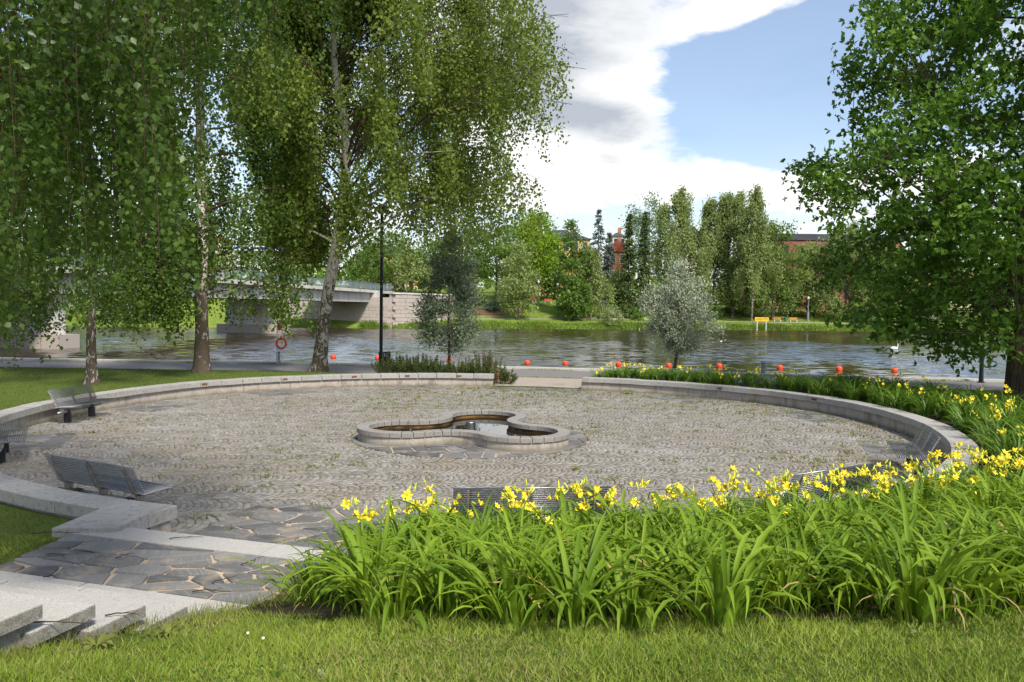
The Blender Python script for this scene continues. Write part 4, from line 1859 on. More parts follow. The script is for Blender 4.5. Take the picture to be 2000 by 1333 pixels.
def strands_leaves(S, Ln, out, rng, per_m, jit=.07, sway=.35):
    """leaves hanging along strands; S starts (M,3), Ln lengths, out unit xy directions"""
    cnt = np.maximum(3, (Ln * per_m).astype(int))
    idx = np.repeat(np.arange(len(S)), cnt)
    t = rng.random(len(idx)) ** .9
    sw = (sway * rng.uniform(.3, 1.2, len(S)))[idx] * np.sqrt(t) * Ln[idx] * .35
    P = S[idx].copy()
    P[:, 0] += out[idx, 0] * sw
    P[:, 1] += out[idx, 1] * sw
    P[:, 2] -= Ln[idx] * t
    ph = rng.random(len(S)) * 6.28
    P[:, 0] += .06 * np.sin(t * 5 + ph[idx])
    P[:, 1] += .06 * np.cos(t * 4 + ph[idx])
    P += rng.normal(0, jit, P.shape)
    D = rng.normal(0, .75, P.shape)
    D[:, 2] -= .9
    return P, D


def birch(label, base, trunk, r0, zmin, prof, nl, spl, slen, leaf, per_m, zfloor, seed, bark_m='birch_bark', leaf_m='leaf_birch', rise=.55, sub=2, jit=.09, twig_r=.02, cat='birch tree', name='birch_tree', group=None, ruffle=.25, low_droop=True, clear=0.0):
    rng = np.random.default_rng(seed)
    t = thing(name, label, 'tree', base, 0, group)
    P, R, v, f = trunk_arrays(trunk, r0, .035, rng)
    B = Bulk()
    B.add(v, f)
    Bt = Bulk()
    Z = P[:, 2]
    ztop = Z[-1]
    S, Ln, O = [], [], []
    for k in range(nl):
        u = (k + .5) / nl
        z = zmin + (ztop - zmin) * u ** 1.05
        i = min(int(np.searchsorted(Z, z)), len(Z) - 1)
        p0 = P[i]
        az = k * 2.39996 + rng.normal(0, .35)
        if clear and z < clear and rng.random() < .72 and abs((az + math.pi / 2 + math.pi) % (2 * math.pi) - math.pi) < .5:
            continue            # few boughs on the path side, the stem stays clear there
        L = prof(z, az) * rng.uniform(1 - ruffle, 1 + ruffle * .6)
        o = np.array([math.cos(az), math.sin(az), 0])
        up = L * rise * rng.uniform(.7, 1.3) * (1.0 if not low_droop else .15 + .85 * min(1.0, max(0.0, (z - zmin) / (.35 * (ztop - zmin)))))
        p1 = p0 + o * L * .45 + np.array([0, 0, up])
        p2 = p0 + o * L + np.array([0, 0, up * .75])
        br = bez(p0, p1, p2, 9)
        br[1:] += np.cumsum(rng.normal(0, L * .016, (8, 3)), 0)
        rb = max(twig_r, R[i] * .30)
        vv, ff = tube_arrays(br, np.linspace(rb, twig_r * .5, 9), 6)
        (B if rb > .07 else Bt).add(vv, ff)
        paths = [br]
        for q in range(sub):
            a = br[rng.integers(3, 7)]
            az2 = az + rng.choice([-1, 1]) * rng.uniform(.5, 1.1)
            o2 = np.array([math.cos(az2), math.sin(az2), 0])
            l2 = L * rng.uniform(.25, .55)
            b2 = bez(a, a + o2 * l2 * .5 + np.array([0, 0, l2 * .4]), a + o2 * l2 + np.array([0, 0, l2 * .25]), 6)
            vv, ff = tube_arrays(b2, np.linspace(twig_r, twig_r * .4, 6), 5)
            Bt.add(vv, ff)
            paths.append(b2)
        for q in range(spl):
            br2 = paths[rng.integers(0, len(paths))]
            u2 = rng.uniform(.16, 1.0) ** .8
            x = u2 * (len(br2) - 1)
            i2 = min(int(x), len(br2) - 2)
            s = br2[i2] + (br2[i2 + 1] - br2[i2]) * (x - i2)
            l = rng.uniform(*slen)
            zf = zfloor if np.isscalar(zfloor) else zfloor(s[0], s[1])
            l = min(l, s[2] - zf - rng.uniform(0, .8))
            if l < .25:
                l = .25
                if s[2] < zf:
                    continue
            S.append(s + rng.normal(0, .12, 3))
            Ln.append(l)
            O.append(o[:2])
    S, Ln, O = np.array(S), np.array(Ln), np.array(O)
    PP, DD = strands_leaves(S, Ln, O, rng, per_m, jit)
    l = rng.uniform(.75, 1.25, len(PP)) * leaf[0]
    trunk_o = link('trunk', B.mesh('trunk', [bark_m], True), t)
    link('limbs', Bt.mesh('limbs', ['twig_bark'], True), t)
    c = leaf_obj('crown', PP, DD, l, l * leaf[1], leaf_m, t, rng)
    return t


def broadleaf(name, label, base, trunk, r0, prof, zb, nt, per, sig, leaf, seed, bark_m='far_bark', leaf_m='leaf_green', lobes=.22, group=None, inner=.35, sides=12, flat=.6, leafdir=None, stem=True, asym=None, cat='tree', rosette=0, mains=None, stem_k=1.0):
    """prof: list of (z, radius)"""
    rng = np.random.default_rng(seed)
    t = thing(name, label, cat, base, 0, group)
    P, R, v, f = trunk_arrays(trunk, r0, max(.012, r0 * .12), rng, 24 if sides > 8 else 12, sides)
    B = Bulk()
    B.add(v, f)
    pz = np.array([p[0] for p in prof])
    pr = np.array([p[1] for p in prof])
    # area-weighted heights
    zz = np.linspace(pz[0], pz[-1], 200)
    w = np.interp(zz, pz, pr) + .05
    z = rng.choice(zz, nt, p=w / w.sum()) + rng.normal(0, .1, nt)
    az = rng.random(nt) * 2 * np.pi
    ph = rng.random(6) * 6.28
    lob = 1 + lobes * (np.sin(3 * az + z * 1.1 / max(1, pz[-1] / 8) + ph[0]) * .6 + np.sin(5 * az - z * 1.7 / max(1, pz[-1] / 8) + ph[1]) * .4 + np.sin(z * 3.0 * 8 / max(4, pz[-1]) + 2 * az + ph[2]) * .5)
    rad = np.interp(z, pz, pr) * lob * np.sqrt(rng.uniform(inner, 1.0, nt))
    if asym is not None:
        rad *= 1 + asym[0] * np.cos(az - asym[1])
    cx = np.interp(z, P[:, 2], P[:, 0])
    cy = np.interp(z, P[:, 2], P[:, 1])
    T = np.stack([cx + rad * np.cos(az), cy + rad * np.sin(az), z], -1)
    LP, LD = [], []
    mains = mains or max(6, nt // 9)
    net = []
    for k in range(nt):
        zo = max(zb, min(T[k, 2] - rad[k] * rng.uniform(.35, .8), P[-1, 2] * .93))
        i = min(int(np.searchsorted(P[:, 2], zo)), len(P) - 1)
        p0 = P[i]
        rb = min(R[i] * .45, (.014 + .013 * rad[k]) * (1 if k < mains else .4) * stem_k)
        if k >= mains:
            # side branch: springs from the closest main limb
            A = np.concatenate(net)
            dd = A - T[k]
            cost = np.linalg.norm(dd, axis=1) + np.maximum(0, dd[:, 2]) * .6
            p0 = A[int(np.argmin(cost))]
        ln = np.linalg.norm(T[k] - p0)
        mid = (p0 + T[k]) / 2 + np.array([0, 0, ln * .14]) + rng.normal(0, ln * .09, 3)
        br = bez(p0, mid, T[k], 7)
        if k < mains:
            br[1:-1] += rng.normal(0, ln * .02, (5, 3))
            net.append(br[2:])
        if stem:
            vv, ff = tube_arrays(br, np.linspace(rb, max(.004, rb * .15), 7), 4)
            B.add(vv, ff)
        n1 = int(per * rng.uniform(.6, 1.3))
        q = rng.normal(0, 1, (n1, 3)) * np.array([sig, sig, sig * flat])
        pts = T[k] + q
        n2 = n1 // 3
        u = rng.uniform(.55, 1, n2) * 6
        iu = np.minimum(u.astype(int), 5)
        pts2 = br[iu] + (br[iu + 1] - br[iu]) * (u - iu)[:, None] + rng.normal(0, sig * .45, (n2, 3))
        pts = np.concatenate([pts, pts2])
        d = rng.normal(0, .8, pts.shape) + unit(T[k] - p0) * .5
        if leafdir is not None:
            d = d + np.array(leafdir)
        LP.append(pts)
        LD.append(d)
    LP, LD = np.concatenate(LP), np.concatenate(LD)
    if rosette:
        # several leaves spring from one twig end
        m = len(LP)
        LP = np.repeat(LP, rosette, 0)
        LD = np.repeat(LD, rosette, 0) * .6 + rng.normal(0, .7, (m * rosette, 3))
    l = rng.uniform(.7, 1.3, len(LP)) * leaf[0]
    link('trunk', B.mesh('trunk', [bark_m], True), t)
    leaf_obj('crown', LP, LD, l, l * leaf[1], leaf_m, t, rng)
    return t


def spruce(label, base, h, r, seed, leaf_m='needle_spruce', narrow=1.0, n=3600, group=None):
    rng = np.random.default_rng(seed)
    t = thing('spruce_tree', label, 'tree', base, 0, group)
    P, R, v, f = trunk_arrays([(0, 0, -.3), (0, 0, h * .5), (0, 0, h)], .22, .02, rng, 14, 8)
    B = Bulk()
    B.add(v, f)
    LP, LD = [], []
    nw = int(h * 1.6)
    for k in range(nw):
        z = h * (.06 + .93 * k / nw) + rng.normal(0, .1)
        rad = r * (1 - z / h) ** .85 * rng.uniform(.85, 1.15)
        nb = 7
        for b in range(nb):
            az = rng.random() * 6.28
            rr_ = rad * rng.uniform(.7, 1.12)
            tip = np.array([math.cos(az) * rr_, math.sin(az) * rr_, z - rr_ * .38])
            br = bez(np.array([0, 0, z]), np.array([tip[0] * .5, tip[1] * .5, z - rr_ * .28]), tip, 6)
            m = max(4, int(n / nw / nb))
            u = rng.uniform(.1, 1, m) * 5
            i = np.minimum(u.astype(int), 4)
            p = br[i] + (br[i + 1] - br[i]) * (u - i)[:, None] + rng.normal(0, .10, (m, 3))
            LP.append(p)
            d = np.tile(np.array([math.cos(az), math.sin(az), -.7]), (m, 1)) + rng.normal(0, .5, (m, 3))
            LD.append(d)
    LP, LD = np.concatenate(LP), np.concatenate(LD)
    l = rng.uniform(.35, .75, len(LP))
    link('trunk', B.mesh('trunk', ['far_bark'], True), t)
    leaf_obj('crown', LP, LD, l, l * .42, leaf_m, t, rng)
    return t


def gz(x, y):
    return float(ground_h(x, y))


# --- birches along the promenade
def lp(px, py, Y, base):
    p = at_y(px, py, Y)
    return (p.x - base[0], p.y - base[1], p.z - base[2])


# leaning birch with the wide crown
b = at_z(622, 726, .05)
Y4 = b.y
b4 = (b.x, b.y, -.05)
tr = [(0, 0, 0)] + [lp(x, y, Y4, b4) for x, y in ((630, 650), (640, 580), (655, 490), (668, 410), (676, 320), (670, 230), (656, 150), (652, 60))] + [(.9, .3, 18.5), (1.1, .2, 21.5), (1.3, 0, 24.0)]


def prof4(z, az):
    r = np.interp(z, [3.5, 5, 8, 11, 14, 17, 21, 24], [3.8, 5.6, 7.0, 7.0, 5.4, 3.9, 2.5, .9])
    return r * (1.03 + .50 * math.cos(az))


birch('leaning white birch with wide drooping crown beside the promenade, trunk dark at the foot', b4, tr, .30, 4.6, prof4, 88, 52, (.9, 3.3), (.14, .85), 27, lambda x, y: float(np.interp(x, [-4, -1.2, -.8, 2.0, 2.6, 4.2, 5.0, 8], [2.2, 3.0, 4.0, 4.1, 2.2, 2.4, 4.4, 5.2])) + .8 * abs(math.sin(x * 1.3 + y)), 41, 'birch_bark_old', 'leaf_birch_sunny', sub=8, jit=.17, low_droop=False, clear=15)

# straight birch
b = at_z(393, 737, .12)
b3 = (b.x, b.y, .05)
tr = [(0, 0, 0)] + [lp(x, y, b.y, b3) for x, y in ((394, 660), (393, 560), (396, 450), (393, 330), (390, 210), (392, 90))] + [(.2, .2, 17), (.1, 0, 21.5)]


def prof3(z, az):
    return np.interp(z, [3, 5, 9, 14, 21], [3.0, 3.4, 3.3, 2.8, .8]) * (1 + .1 * math.cos(az))


birch('tall straight birch with thick dark-footed trunk on the lawn behind the left wall', b3, tr, .28, 2.9, prof3, 46, 24, (1.0, 3.4), (.13, .85), 25, lambda x, y: 1.3 + .5 * abs(math.sin(x * 2.1)), 42, 'birch_bark_dark', sub=3, jit=.13, rise=.4)

# thin pale birch by the bench
b = at_z(180, 752, .28)
b2 = (b.x, b.y, .2)
tr = [(0, 0, 0), (-.02, 0, 2), (.05, .1, 5), (0, 0, 9), (.1, 0, 14)]


def prof2(z, az):
    return np.interp(z, [2.5, 4.5, 9, 14], [2.4, 3.2, 3.0, .8])


birch('thin pale birch behind the left wall bench', b2, tr, .17, 2.8, prof2, 44, 22, (.8, 2.6), (.10, .85), 26, lambda x, y: 1.35 + .6 * abs(math.sin(x * 1.7)), 43, 'birch_bark_pale', sub=2, jit=.12, rise=.3, twig_r=.015)
# another birch further left by the water
birch('low spreading birch at the quay left of the thin pale birch', (-20.6, 31.5, .1), [(0, 0, 0), (.1, 0, 3), (0, 0, 8), (.1, 0, 13)], .2, 2.6, prof2, 40, 20, (.8, 2.8), (.11, .85), 24, 1.2, 44, 'birch_bark_pale', sub=2, jit=.14, rise=.3)


# --- big weeping birch next to the camera (trunk just outside the view)
def near_birch():
    rng = np.random.default_rng(77)
    base = Vector((-8.6, 6.2, gz(-8.6, 6.2) - .1))
    t = thing('weeping_birch', 'large weeping birch whose dark leafy strands hang over the left of the view', 'tree', base)
    P, R, v, f = trunk_arrays([(0, 0, 0), (.1, .05, 3), (.0, .1, 7), (.2, 0, 12), (.3, 0, 16)], .34, .05, rng)
    B = Bulk()
    B.add(v, f)
    Bt = Bulk()
    # curtain: where strands end in the picture, as column -> lowest row
    cx = [-160, 0, 40, 75, 110, 170, 230, 265, 300, 340, 400, 450, 500, 560, 610, 660]
    cy = [700, 730, 690, 560, 500, 590, 640, 630, 560, 400, 250, 190, 215, 225, 120, 20]
    S, Ln, O = [], [], []
    centres = []
    nclus = 84
    for k in range(nclus):
        px = rng.uniform(-160, 640)
        near = rng.random() < .34
        Y = rng.uniform(4.5, 6.4) if near else rng.uniform(6.4, 11.0)
        if px > 390:
            Y = rng.uniform(5.5, 9.0)
            if rng.random() < .35:
                continue
        yb = np.interp(px, cx, cy) - abs(rng.normal(0, 150)) * (1 if rng.random() < .6 else 2.2)
        low = at_y(px, yb, Y)
        ln0 = rng.uniform(.9, 2.6)
        c = np.array([low.x - base.x, low.y - base.y, low.z - base.z + ln0])
        centres.append(c)
        bd = c[:2] / (np.linalg.norm(c[:2]) + 1e-6)
        for q in range(rng.integers(3, 8)):
            ln = ln0 * rng.uniform(.45, 1.12)
            top = c + np.array([rng.normal(0, .20), rng.normal(0, .22), rng.normal(0, .12)])
            S.append(top)
            Ln.append(ln)
            d = unit(np.array([rng.normal(0, .7), rng.normal(0, .7)]) + bd * .7)
            O.append(d)
            if rng.random() < .85:
                sp = [top + np.array([d[0] * .2 * math.sqrt(u) * ln * .35, d[1] * .2 * math.sqrt(u) * ln * .35, -ln * u]) + rng.normal(0, .012, 3) for u in (0, .2, .4, .6, .8, 1)]
                vv, ff = tube_arrays(sp, [.004, .0035, .003, .0025, .002, .0015], 4)
                Bt.add(vv, ff)
    n = len(S)
    S, Ln, O = np.array(S), np.array(Ln), np.array(O)
    # limbs reaching out over the lawn, above the strands
    for k in range(60):
        s = centres[rng.integers(0, len(centres))]
        tgt = s + np.array([0, 0, rng.uniform(-.1, .1)])
        z0 = max(2.5, tgt[2] - rng.uniform(.5, 2.0))
        i = min(int(np.searchsorted(P[:, 2], z0)), len(P) - 1)
        br = bez(P[i], (P[i] + tgt) / 2 + np.array([0, 0, 1.2]), tgt, 12)
        vv, ff = tube_arrays(br, np.linspace(.05, .006, 12), 6)
        Bt.add(vv, ff)
    PP, DD = strands_leaves(S, Ln, O, rng, 88, .06, .55)
    # crown above and beside, out of the view, so that it shades the lawn and plaza
    m = 11000
    az = rng.random(m) * 6.28
    zc = rng.uniform(5.0, 15, m)
    rad = np.interp(zc, [5, 8, 11, 15], [5.0, 6.2, 5.6, 2]) * np.sqrt(rng.random(m))
    extra = np.stack([rad * np.cos(az) + 2.3, rad * np.sin(az) - 2.2, zc], -1)
    lump = np.sin(extra[:, 0] * 1.6) * np.sin(extra[:, 1] * 1.5 + 1) * np.sin(extra[:, 2] * 1.3)
    extra = extra[lump > -.28]
    wx, wy, wz = extra[:, 0] + base.x, extra[:, 1] + base.y, extra[:, 2] + base.z
    seen = (wy > .3) & (np.abs(wx / np.maximum(wy, .3)) < .70) & ((wz - EYE) / np.maximum(wy, .3) < .46)
    extra = extra[~seen]
    link('trunk', B.mesh('trunk', ['birch_bark_old'], True), t)
    link('limbs', Bt.mesh('limbs', ['twig_bark'], True), t)
    # the leaves that show largest are parts of their own
    world = PP + np.array(base)
    d = world[:, 1]
    vis = (np.abs(world[:, 0] / d) < .62)
    order = np.argsort(np.where(vis, d, 99))
    big, rest = order[:300], order[300:]
    l = rng.uniform(.028, .058, len(PP))
    le = np.full(len(extra), .16)
    allP = np.concatenate([PP[rest], extra])
    allD = np.concatenate([DD[rest], rng.normal(0, 1, extra.shape)])
    # five-point birch leaf outline
    sel = np.concatenate([l[rest], le])
    dist = allP[:, 1] + base.y
    fine = (dist < 6.0) & (dist > 1) & (sel < .1)
    v, f = birch_leaves(allP[fine], allD[fine], sel[fine], rng)
    v2, f2 = leaf_quads(allP[~fine], allD[~fine], sel[~fine], sel[~fine] * .8, rng)
    Bc = Bulk()
    Bc.add(v, f)
    Bc.add(v2, f2)
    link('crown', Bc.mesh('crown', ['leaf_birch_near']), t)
    protos = []
    for k in range(4):
        v, f = birch_leaves(np.zeros((1, 3)), np.array([[0, 0, -1.0]]), np.array([1.0]), rng)
        protos.append(mesh_from('leaf', v, f, ['leaf_birch_single']))
    for k in big:
        q = Vector(DD[k]).to_track_quat('-Z', 'Y')
        e = (q @ Matrix.Rotation(rng.uniform(0, 6.28), 4, 'Z').to_quaternion()).to_euler()
        s = float(l[k])
        link('leaf', protos[rng.integers(0, 4)], t, PP[k], e, (s, s, s))
    return t


def birch_leaves(P, D, L, rng):
    """rhombic leaf with a drawn-out tip, two quads folded along the midrib"""
    n = len(P)
    D = unit(np.asarray(D, float))
    S = unit(np.cross(D, unit(rng.normal(size=(n, 3)))))
    N = np.cross(S, D)
    L = np.asarray(L)[:, None]
    c = rng.uniform(-.12, .12, (n, 1))
    V = np.empty((n, 8, 3))
    V[:, 0] = P
    V[:, 1] = P + D * L * .10 + S * L * .20 + N * L * .04
    V[:, 2] = P + D * L * .36 + S * L * .41 + N * L * .10
    V[:, 3] = P + D * L * .72 + S * L * .13 + N * L * (.03 + c)
    V[:, 4] = P + D * L + N * L * c * 2
    V[:, 5] = P + D * L * .72 - S * L * .13 + N * L * (.03 + c)
    V[:, 6] = P + D * L * .36 - S * L * .41 + N * L * .10
    V[:, 7] = P + D * L * .10 - S * L * .20 + N * L * .04
    b = np.arange(n)[:, None] * 8
    f = np.stack([b + np.array([0, 1, 2, 3]), b + np.array([0, 3, 4, 5]), b + np.array([0, 5, 6, 7])], 1).reshape(-1, 4)
    return V.reshape(-1, 3), f


leaf_mat('leaf_birch_single', (.024, .054, .018), (.10, .155, .036), .30, (.24, .38, .03), .42, 1.2, .35, True)
near_birch()

# --- oak on the right
b = at_z(1990, 789, .2)
bo = (b.x, b.y, .1)
oak_prof = [(1.6, 3.7), (2.5, 5.4), (4, 6.1), (6, 6.7), (7.5, 6.9), (9, 6.1), (11, 5.3), (13, 4.9), (16, 4.2), (18.5, 1.5)]
broadleaf('oak_tree', 'dense dark green oak with thick trunk beside the promenade on the right', bo,
          [(0, 0, 0), (-.1, 0, 1.5), (.1, 0, 3.2), (.05, .1, 6), (.2, 0, 10), (.1, 0, 14), (.2, 0, 17)], .34, oak_prof, 2.6, 590, 42, .44, (.19, .55), 51, 'oak_bark', 'leaf_oak', .16, inner=.08, flat=.65, rosette=4, mains=34, stem_k=.75)

# --- silvery willows at the quay
b = at_z(1318, 718, .05)
sc = b.y / F_PX
broadleaf('willow_tree', 'young silvery grey-green willow beside the quay, behind the far daylilies', (b.x, b.y, 0),
          [(0, 0, 0), (.1, 0, 1.0), (.2, 0, 2.0), (.1, 0, 3.5), (.15, 0, 5.2)], .075, [(1.0, .6), (1.6, 1.25), (2.6, 1.5), (3.5, 1.35), (4.3, .95), (5.0, .6), (5.4, .25)], .9, 120, 130, .20, (.16, .28), 61, 'willow_bark', 'leaf_willow', .42, inner=.12, flat=1.0, leafdir=(0, 0, .5), stem_k=.35)
b = at_z(877, 728, .05)
broadleaf('willow_tree', 'dusky silver-green willow rising between the low pine shrubs', (b.x, b.y, 0),
          [(0, 0, 0), (0, 0, 1.2), (-.05, 0, 2.4), (0, 0, 4.2), (.05, 0, 6.0)], .07, [(1.2, .7), (1.8, 1.15), (2.8, 1.3), (4.0, 1.05), (5.2, .75), (6.2, .3)], 1.3, 120, 130, .21, (.15, .28), 62, 'willow_bark', 'leaf_willow_dusk', .42, inner=.15, flat=1.0, leafdir=(0, 0, .5), stem_k=.35) if leaf_mat('leaf_willow_dusk', (.10, .14, .085), (.27, .33, .215), .2, (.15, .22, .09), .5, 1.0) else None


# --- mugo pine shrubs by the bin
def pine_shrub(label, x, y, r, h, seed, brown=0.0):
    rng = np.random.default_rng(seed)
    t = thing('pine_shrub', label, 'shrub', (x, y, gz(x, y) - .02), 0, 'low pine shrubs behind the wall')
    B = Bulk()
    LP, LD, BP, BD = [], [], [], []
    ns = int(46 * r * r) + 16
    for k in range(ns):
        a = rng.random() * 6.28
        q = math.sqrt(rng.random()) * r
        hh = h * (1 - .45 * (q / r) ** 2) * rng.uniform(.55, 1.15)
        b0 = np.array([.45 * q * math.cos(a), .45 * q * math.sin(a), 0])
        tip = np.array([q * math.cos(a), q * math.sin(a), hh])
        br = bez(b0, np.array([q * math.cos(a) * .95, q * math.sin(a) * .95, hh * .35]), tip, 7)
        v, f = tube_arrays(br, np.linspace(.014, .005, 7), 4)
        B.add(v, f)
        m = 95
        u = rng.uniform(.25, 1.0, m) ** .8 * 6
        i = np.minimum(u.astype(int), 5)
        p = br[i] + (br[i + 1] - br[i]) * (u - i)[:, None] + rng.normal(0, .012, (m, 3))
        tang = unit(br[i + 1] - br[i])
        d = tang * .8 + rng.normal(0, .75, (m, 3))
        if rng.random() < brown:
            BP.append(p)
            BD.append(d)
        else:
            LP.append(p)
            LD.append(d)
    link('stems', B.mesh('stems', ['willow_bark'], True), t)
    P, D = np.concatenate(LP), np.concatenate(LD)
    leaf_obj('needles', P, D, rng.uniform(.06, .12, len(P)), .02, 'needle_pine', t, rng)
    if BP:
        P, D = np.concatenate(BP), np.concatenate(BD)
        leaf_obj('dry_needles', P, D, rng.uniform(.06, .12, len(P)), .02, 'needle_brown', t, rng)


for k, (px, py, r, h, br) in enumerate([(770, 728, 1.0, .95, 0), (815, 728, .9, .95, 0), (850, 732, .8, .8, 0), (905, 734, .8, .8, .05), (945, 737, .9, 1.15, .08), (975, 746, .7, .75, .14)]):
    p = at_z(px, py, .1)
    lab = ['dark green low pine shrub next to the litter bin', 'tall-shooted low pine shrub second from the litter bin', 'low pine shrub left of the dusky willow stem', 'low pine shrub right of the dusky willow stem', 'upright low pine shrub with long candles near the wall end', 'half brown low pine shrub at the end of the wall'][k]
    pine_shrub(lab, p.x, p.y, r, h, 70 + k, br)


# --- trees across the river
def ft(px, d):
    p = far_point(px, d)
    return p


def fh(px, ytop, p):
    q = at_y(px, ytop, p.y)
    return q.z - p.z


def far_broad(name, label, px, d, ytop, wpx, leaf_m, seed, zb=.25, nt=90, per=46, lobes=.3, lean=0, shape='dome', r0=.28, leafL=.55, group='trees across the river'):
    p = ft(px, d)
    h = fh(px, ytop, p)
    r = wpx / 2 / F_PX * p.y
    z0 = h * zb
    if shape == 'dome':
        prof = [(z0, r * .55), (z0 + (h - z0) * .25, r), (z0 + (h - z0) * .55, r * .95), (z0 + (h - z0) * .8, r * .65), (h, r * .2)]
    elif shape == 'egg':
        prof = [(z0, r * .5), (z0 + (h - z0) * .3, r), (z0 + (h - z0) * .6, r * .75), (h, r * .12)]
    else:
        prof = [(z0, r * .8), (z0 + (h - z0) * .5, r), (h, r * .45)]
    return broadleaf(name, label, (p.x, p.y, p.z - .2), [(0, 0, 0), (.1, 0, h * .3), (lean, 0, h * .6), (lean, 0, h * .92)], r0, prof, z0 * .8, nt, per * .82, max(.45, r * .17), (leafL * 1.12, .6), seed, 'far_bark', leaf_m, lobes, group, .25, 8, .7)


def far_birch(label, px, d, ytop, wpx, seed, zb=.15, nl=30, spl=9, top_w=.35, per_m=9, leaf_m='leaf_far_birch', floor=.08):
    p = ft(px, d)
    h = fh(px, ytop, p)
    r = wpx * 1.25 / 2 / F_PX * p.y

    def prof(z, az):
        u = z / h
        return r * np.interp(u, [0, .15, .4, .7, .85, 1.0], [.6, 1.05, 1.05, .6, .4, .1 + top_w * .15])
    birch(label, (p.x, p.y, p.z - .2), [(0, 0, 0), (.1, 0, h * .3), (-.1, 0, h * .6), (.1, 0, h)], .26, h * zb, prof, int(nl * .8), int(spl * 1.9), (1.0, 5.5), (.54, .55), per_m * .85, h * floor, seed, 'birch_bark_pale', leaf_m, rise=.45, sub=2, jit=.42, twig_r=.03, ruffle=.55, group='trees across the river')


far_broad('maple_tree', 'bright yellow-green maple with domed crown across the river', 1042, 30, 418, 105, 'leaf_maple', 101, .22, 120, 60, .22)
far_broad('broadleaf_tree', 'dark trunked pale green tree beside the bright maple', 968, 27, 425, 100, 'leaf_green', 102, .28, 90, 40, .35)
far_broad('broadleaf_tree', 'loose pale green tree above the bright maple top', 1030, 44, 405, 120, 'leaf_green', 103, .3, 100, 44, .3)
far_broad('young_tree', 'slender young tree standing on the shore grass near the path', 1012, 9, 468, 82, 'leaf_far_birch', 104, .12, 80, 36, .3, 0, 'egg', .16)
far_broad('maple_tree', 'mid green maple with pale stem and tall open top on the lawn', 1114, 12, 432, 72, 'leaf_green', 105, .10, 95, 44, .42, 0, 'egg', .2)
far_broad('maple_tree', 'small rounded dark green maple at the shore path', 1122, 9, 545, 66, 'leaf_green', 106, .12, 60, 44, .2, 0, 'dome', .15)
far_birch('narrow young birch with white foot between maple and spruces', 1153, 12, 480, 62, 107, .12, 26, 8)
p = ft(1166, 38)
spruce('blue-grey spruce with dense pointed top behind the narrow birch', p, fh(1166, 405, p), 4.2, 108, 'needle_blue')
p = ft(1187, 33)
spruce('smaller blue spruce right of the tall pointed one', p, fh(1187, 450, p), 3.2, 109, 'needle_blue')
p = ft(1226, 17)
spruce('slim dark green spruce, first of the tall pair by the path', p, fh(1226, 412, p), 2.9, 110, 'needle_spruce', n=4600)
p = ft(1256, 15)
spruce('slim dark brownish spruce, second of the tall pair by the path', p, fh(1256, 408, p), 2.6, 111, 'needle_spruce', n=4600)
far_broad('poplar_tree', 'tall blue-green tree rising behind the slim spruces', 1265, 46, 382, 105, 'leaf_bluegreen', 112, .25, 130, 46, .25, 0, 'dome')
far_birch('tall narrow-topped birch behind the silvery willow', 1322, 20, 368, 120, 113, .15, 40, 10, 0)
far_birch('broad weeping birch with twin tops across the river', 1392, 22, 388, 120, 114, .12, 44, 12, .9)
far_birch('dense weeping birch next to the white stemmed birch', 1430, 20, 380, 110, 115, .12, 44, 12, .9)
far_birch('slender birch with bare white trunk at the shore path', 1468, 11, 364, 62, 116, .25, 34, 8, 0, floor=.16)
far_birch('low spreading birch right of the white trunk', 1490, 18, 440, 90, 117, .12, 34, 10, .6)
far_broad('broadleaf_tree', 'brown stemmed tree in front of the red brick building', 1508, 17, 435, 115, 'leaf_green', 118, .25, 95, 40, .45, 0, 'flat')
far_broad('broadleaf_tree', 'small round tree before the brick wall', 1543, 24, 530, 60, 'leaf_green', 119, .2, 60, 40, .3)
far_broad('broadleaf_tree', 'wide green tree behind the brick building, left of the oak', 1590, 22, 462, 90, 'leaf_far_birch', 120, .2, 80, 40, .3)
far_birch('pale weeping birch seen through the oak leaves', 1650, 16, 440, 120, 121, .12, 40, 10, .6)
far_birch('pale drooping birch behind the oak, over the shore', 1720, 12, 480, 120, 122, .10, 40, 10, .6)
far_broad('broadleaf_tree', 'dense tree on the far shore behind the oak trunk', 1830, 18, 470, 150, 'leaf_green', 123, .15, 110, 44, .3)
far_broad('broadleaf_tree', 'broad tree on the far shore at the edge of the oak', 1950, 18, 450, 160, 'leaf_green', 124, .15, 110, 44, .3)
far_broad('broadleaf_tree', 'rounded tree beside the bridge end before the long yellow building', 722, 34, 478, 95, 'leaf_green', 138, .12, 90, 46, .3)
far_broad('broadleaf_tree', 'light green tree between bridge end and dusky willow', 800, 30, 490, 80, 'leaf_far_birch', 139, .12, 80, 46, .3)
far_broad('broadleaf_tree', 'leafy green tree hiding the yellow house front', 1082, 33, 470, 60, 'leaf_green', 135, .1, 60, 44, .3)
far_broad('broadleaf_tree', 'low leafy tree below the orange brick house', 1207, 26, 530, 50, 'leaf_green', 136, .1, 50, 40, .3)
far_broad('broadleaf_tree', 'leafy tree close before the red brick building', 1575, 20, 470, 90, 'leaf_far_birch', 137, .1, 80, 44, .35)
far_broad('broadleaf_tree', 'leafy tree behind the bridge end and dusky willow', 900, 30, 430, 120, 'leaf_green', 125, .25, 100, 44, .3)
far_broad('broadleaf_tree', 'round green tree above the stone wing wall', 840, 42, 470, 110, 'leaf_green', 126, .25, 90, 44, .3)
far_broad('broadleaf_tree', 'bright tree behind the bridge railing', 580, 45, 400, 150, 'leaf_maple', 127, .2, 110, 44, .3)
far_broad('broadleaf_tree', 'deep green tree behind the bridge, left of the leaning birch', 470, 50, 380, 150, 'leaf_green', 128, .2, 110, 44, .3)
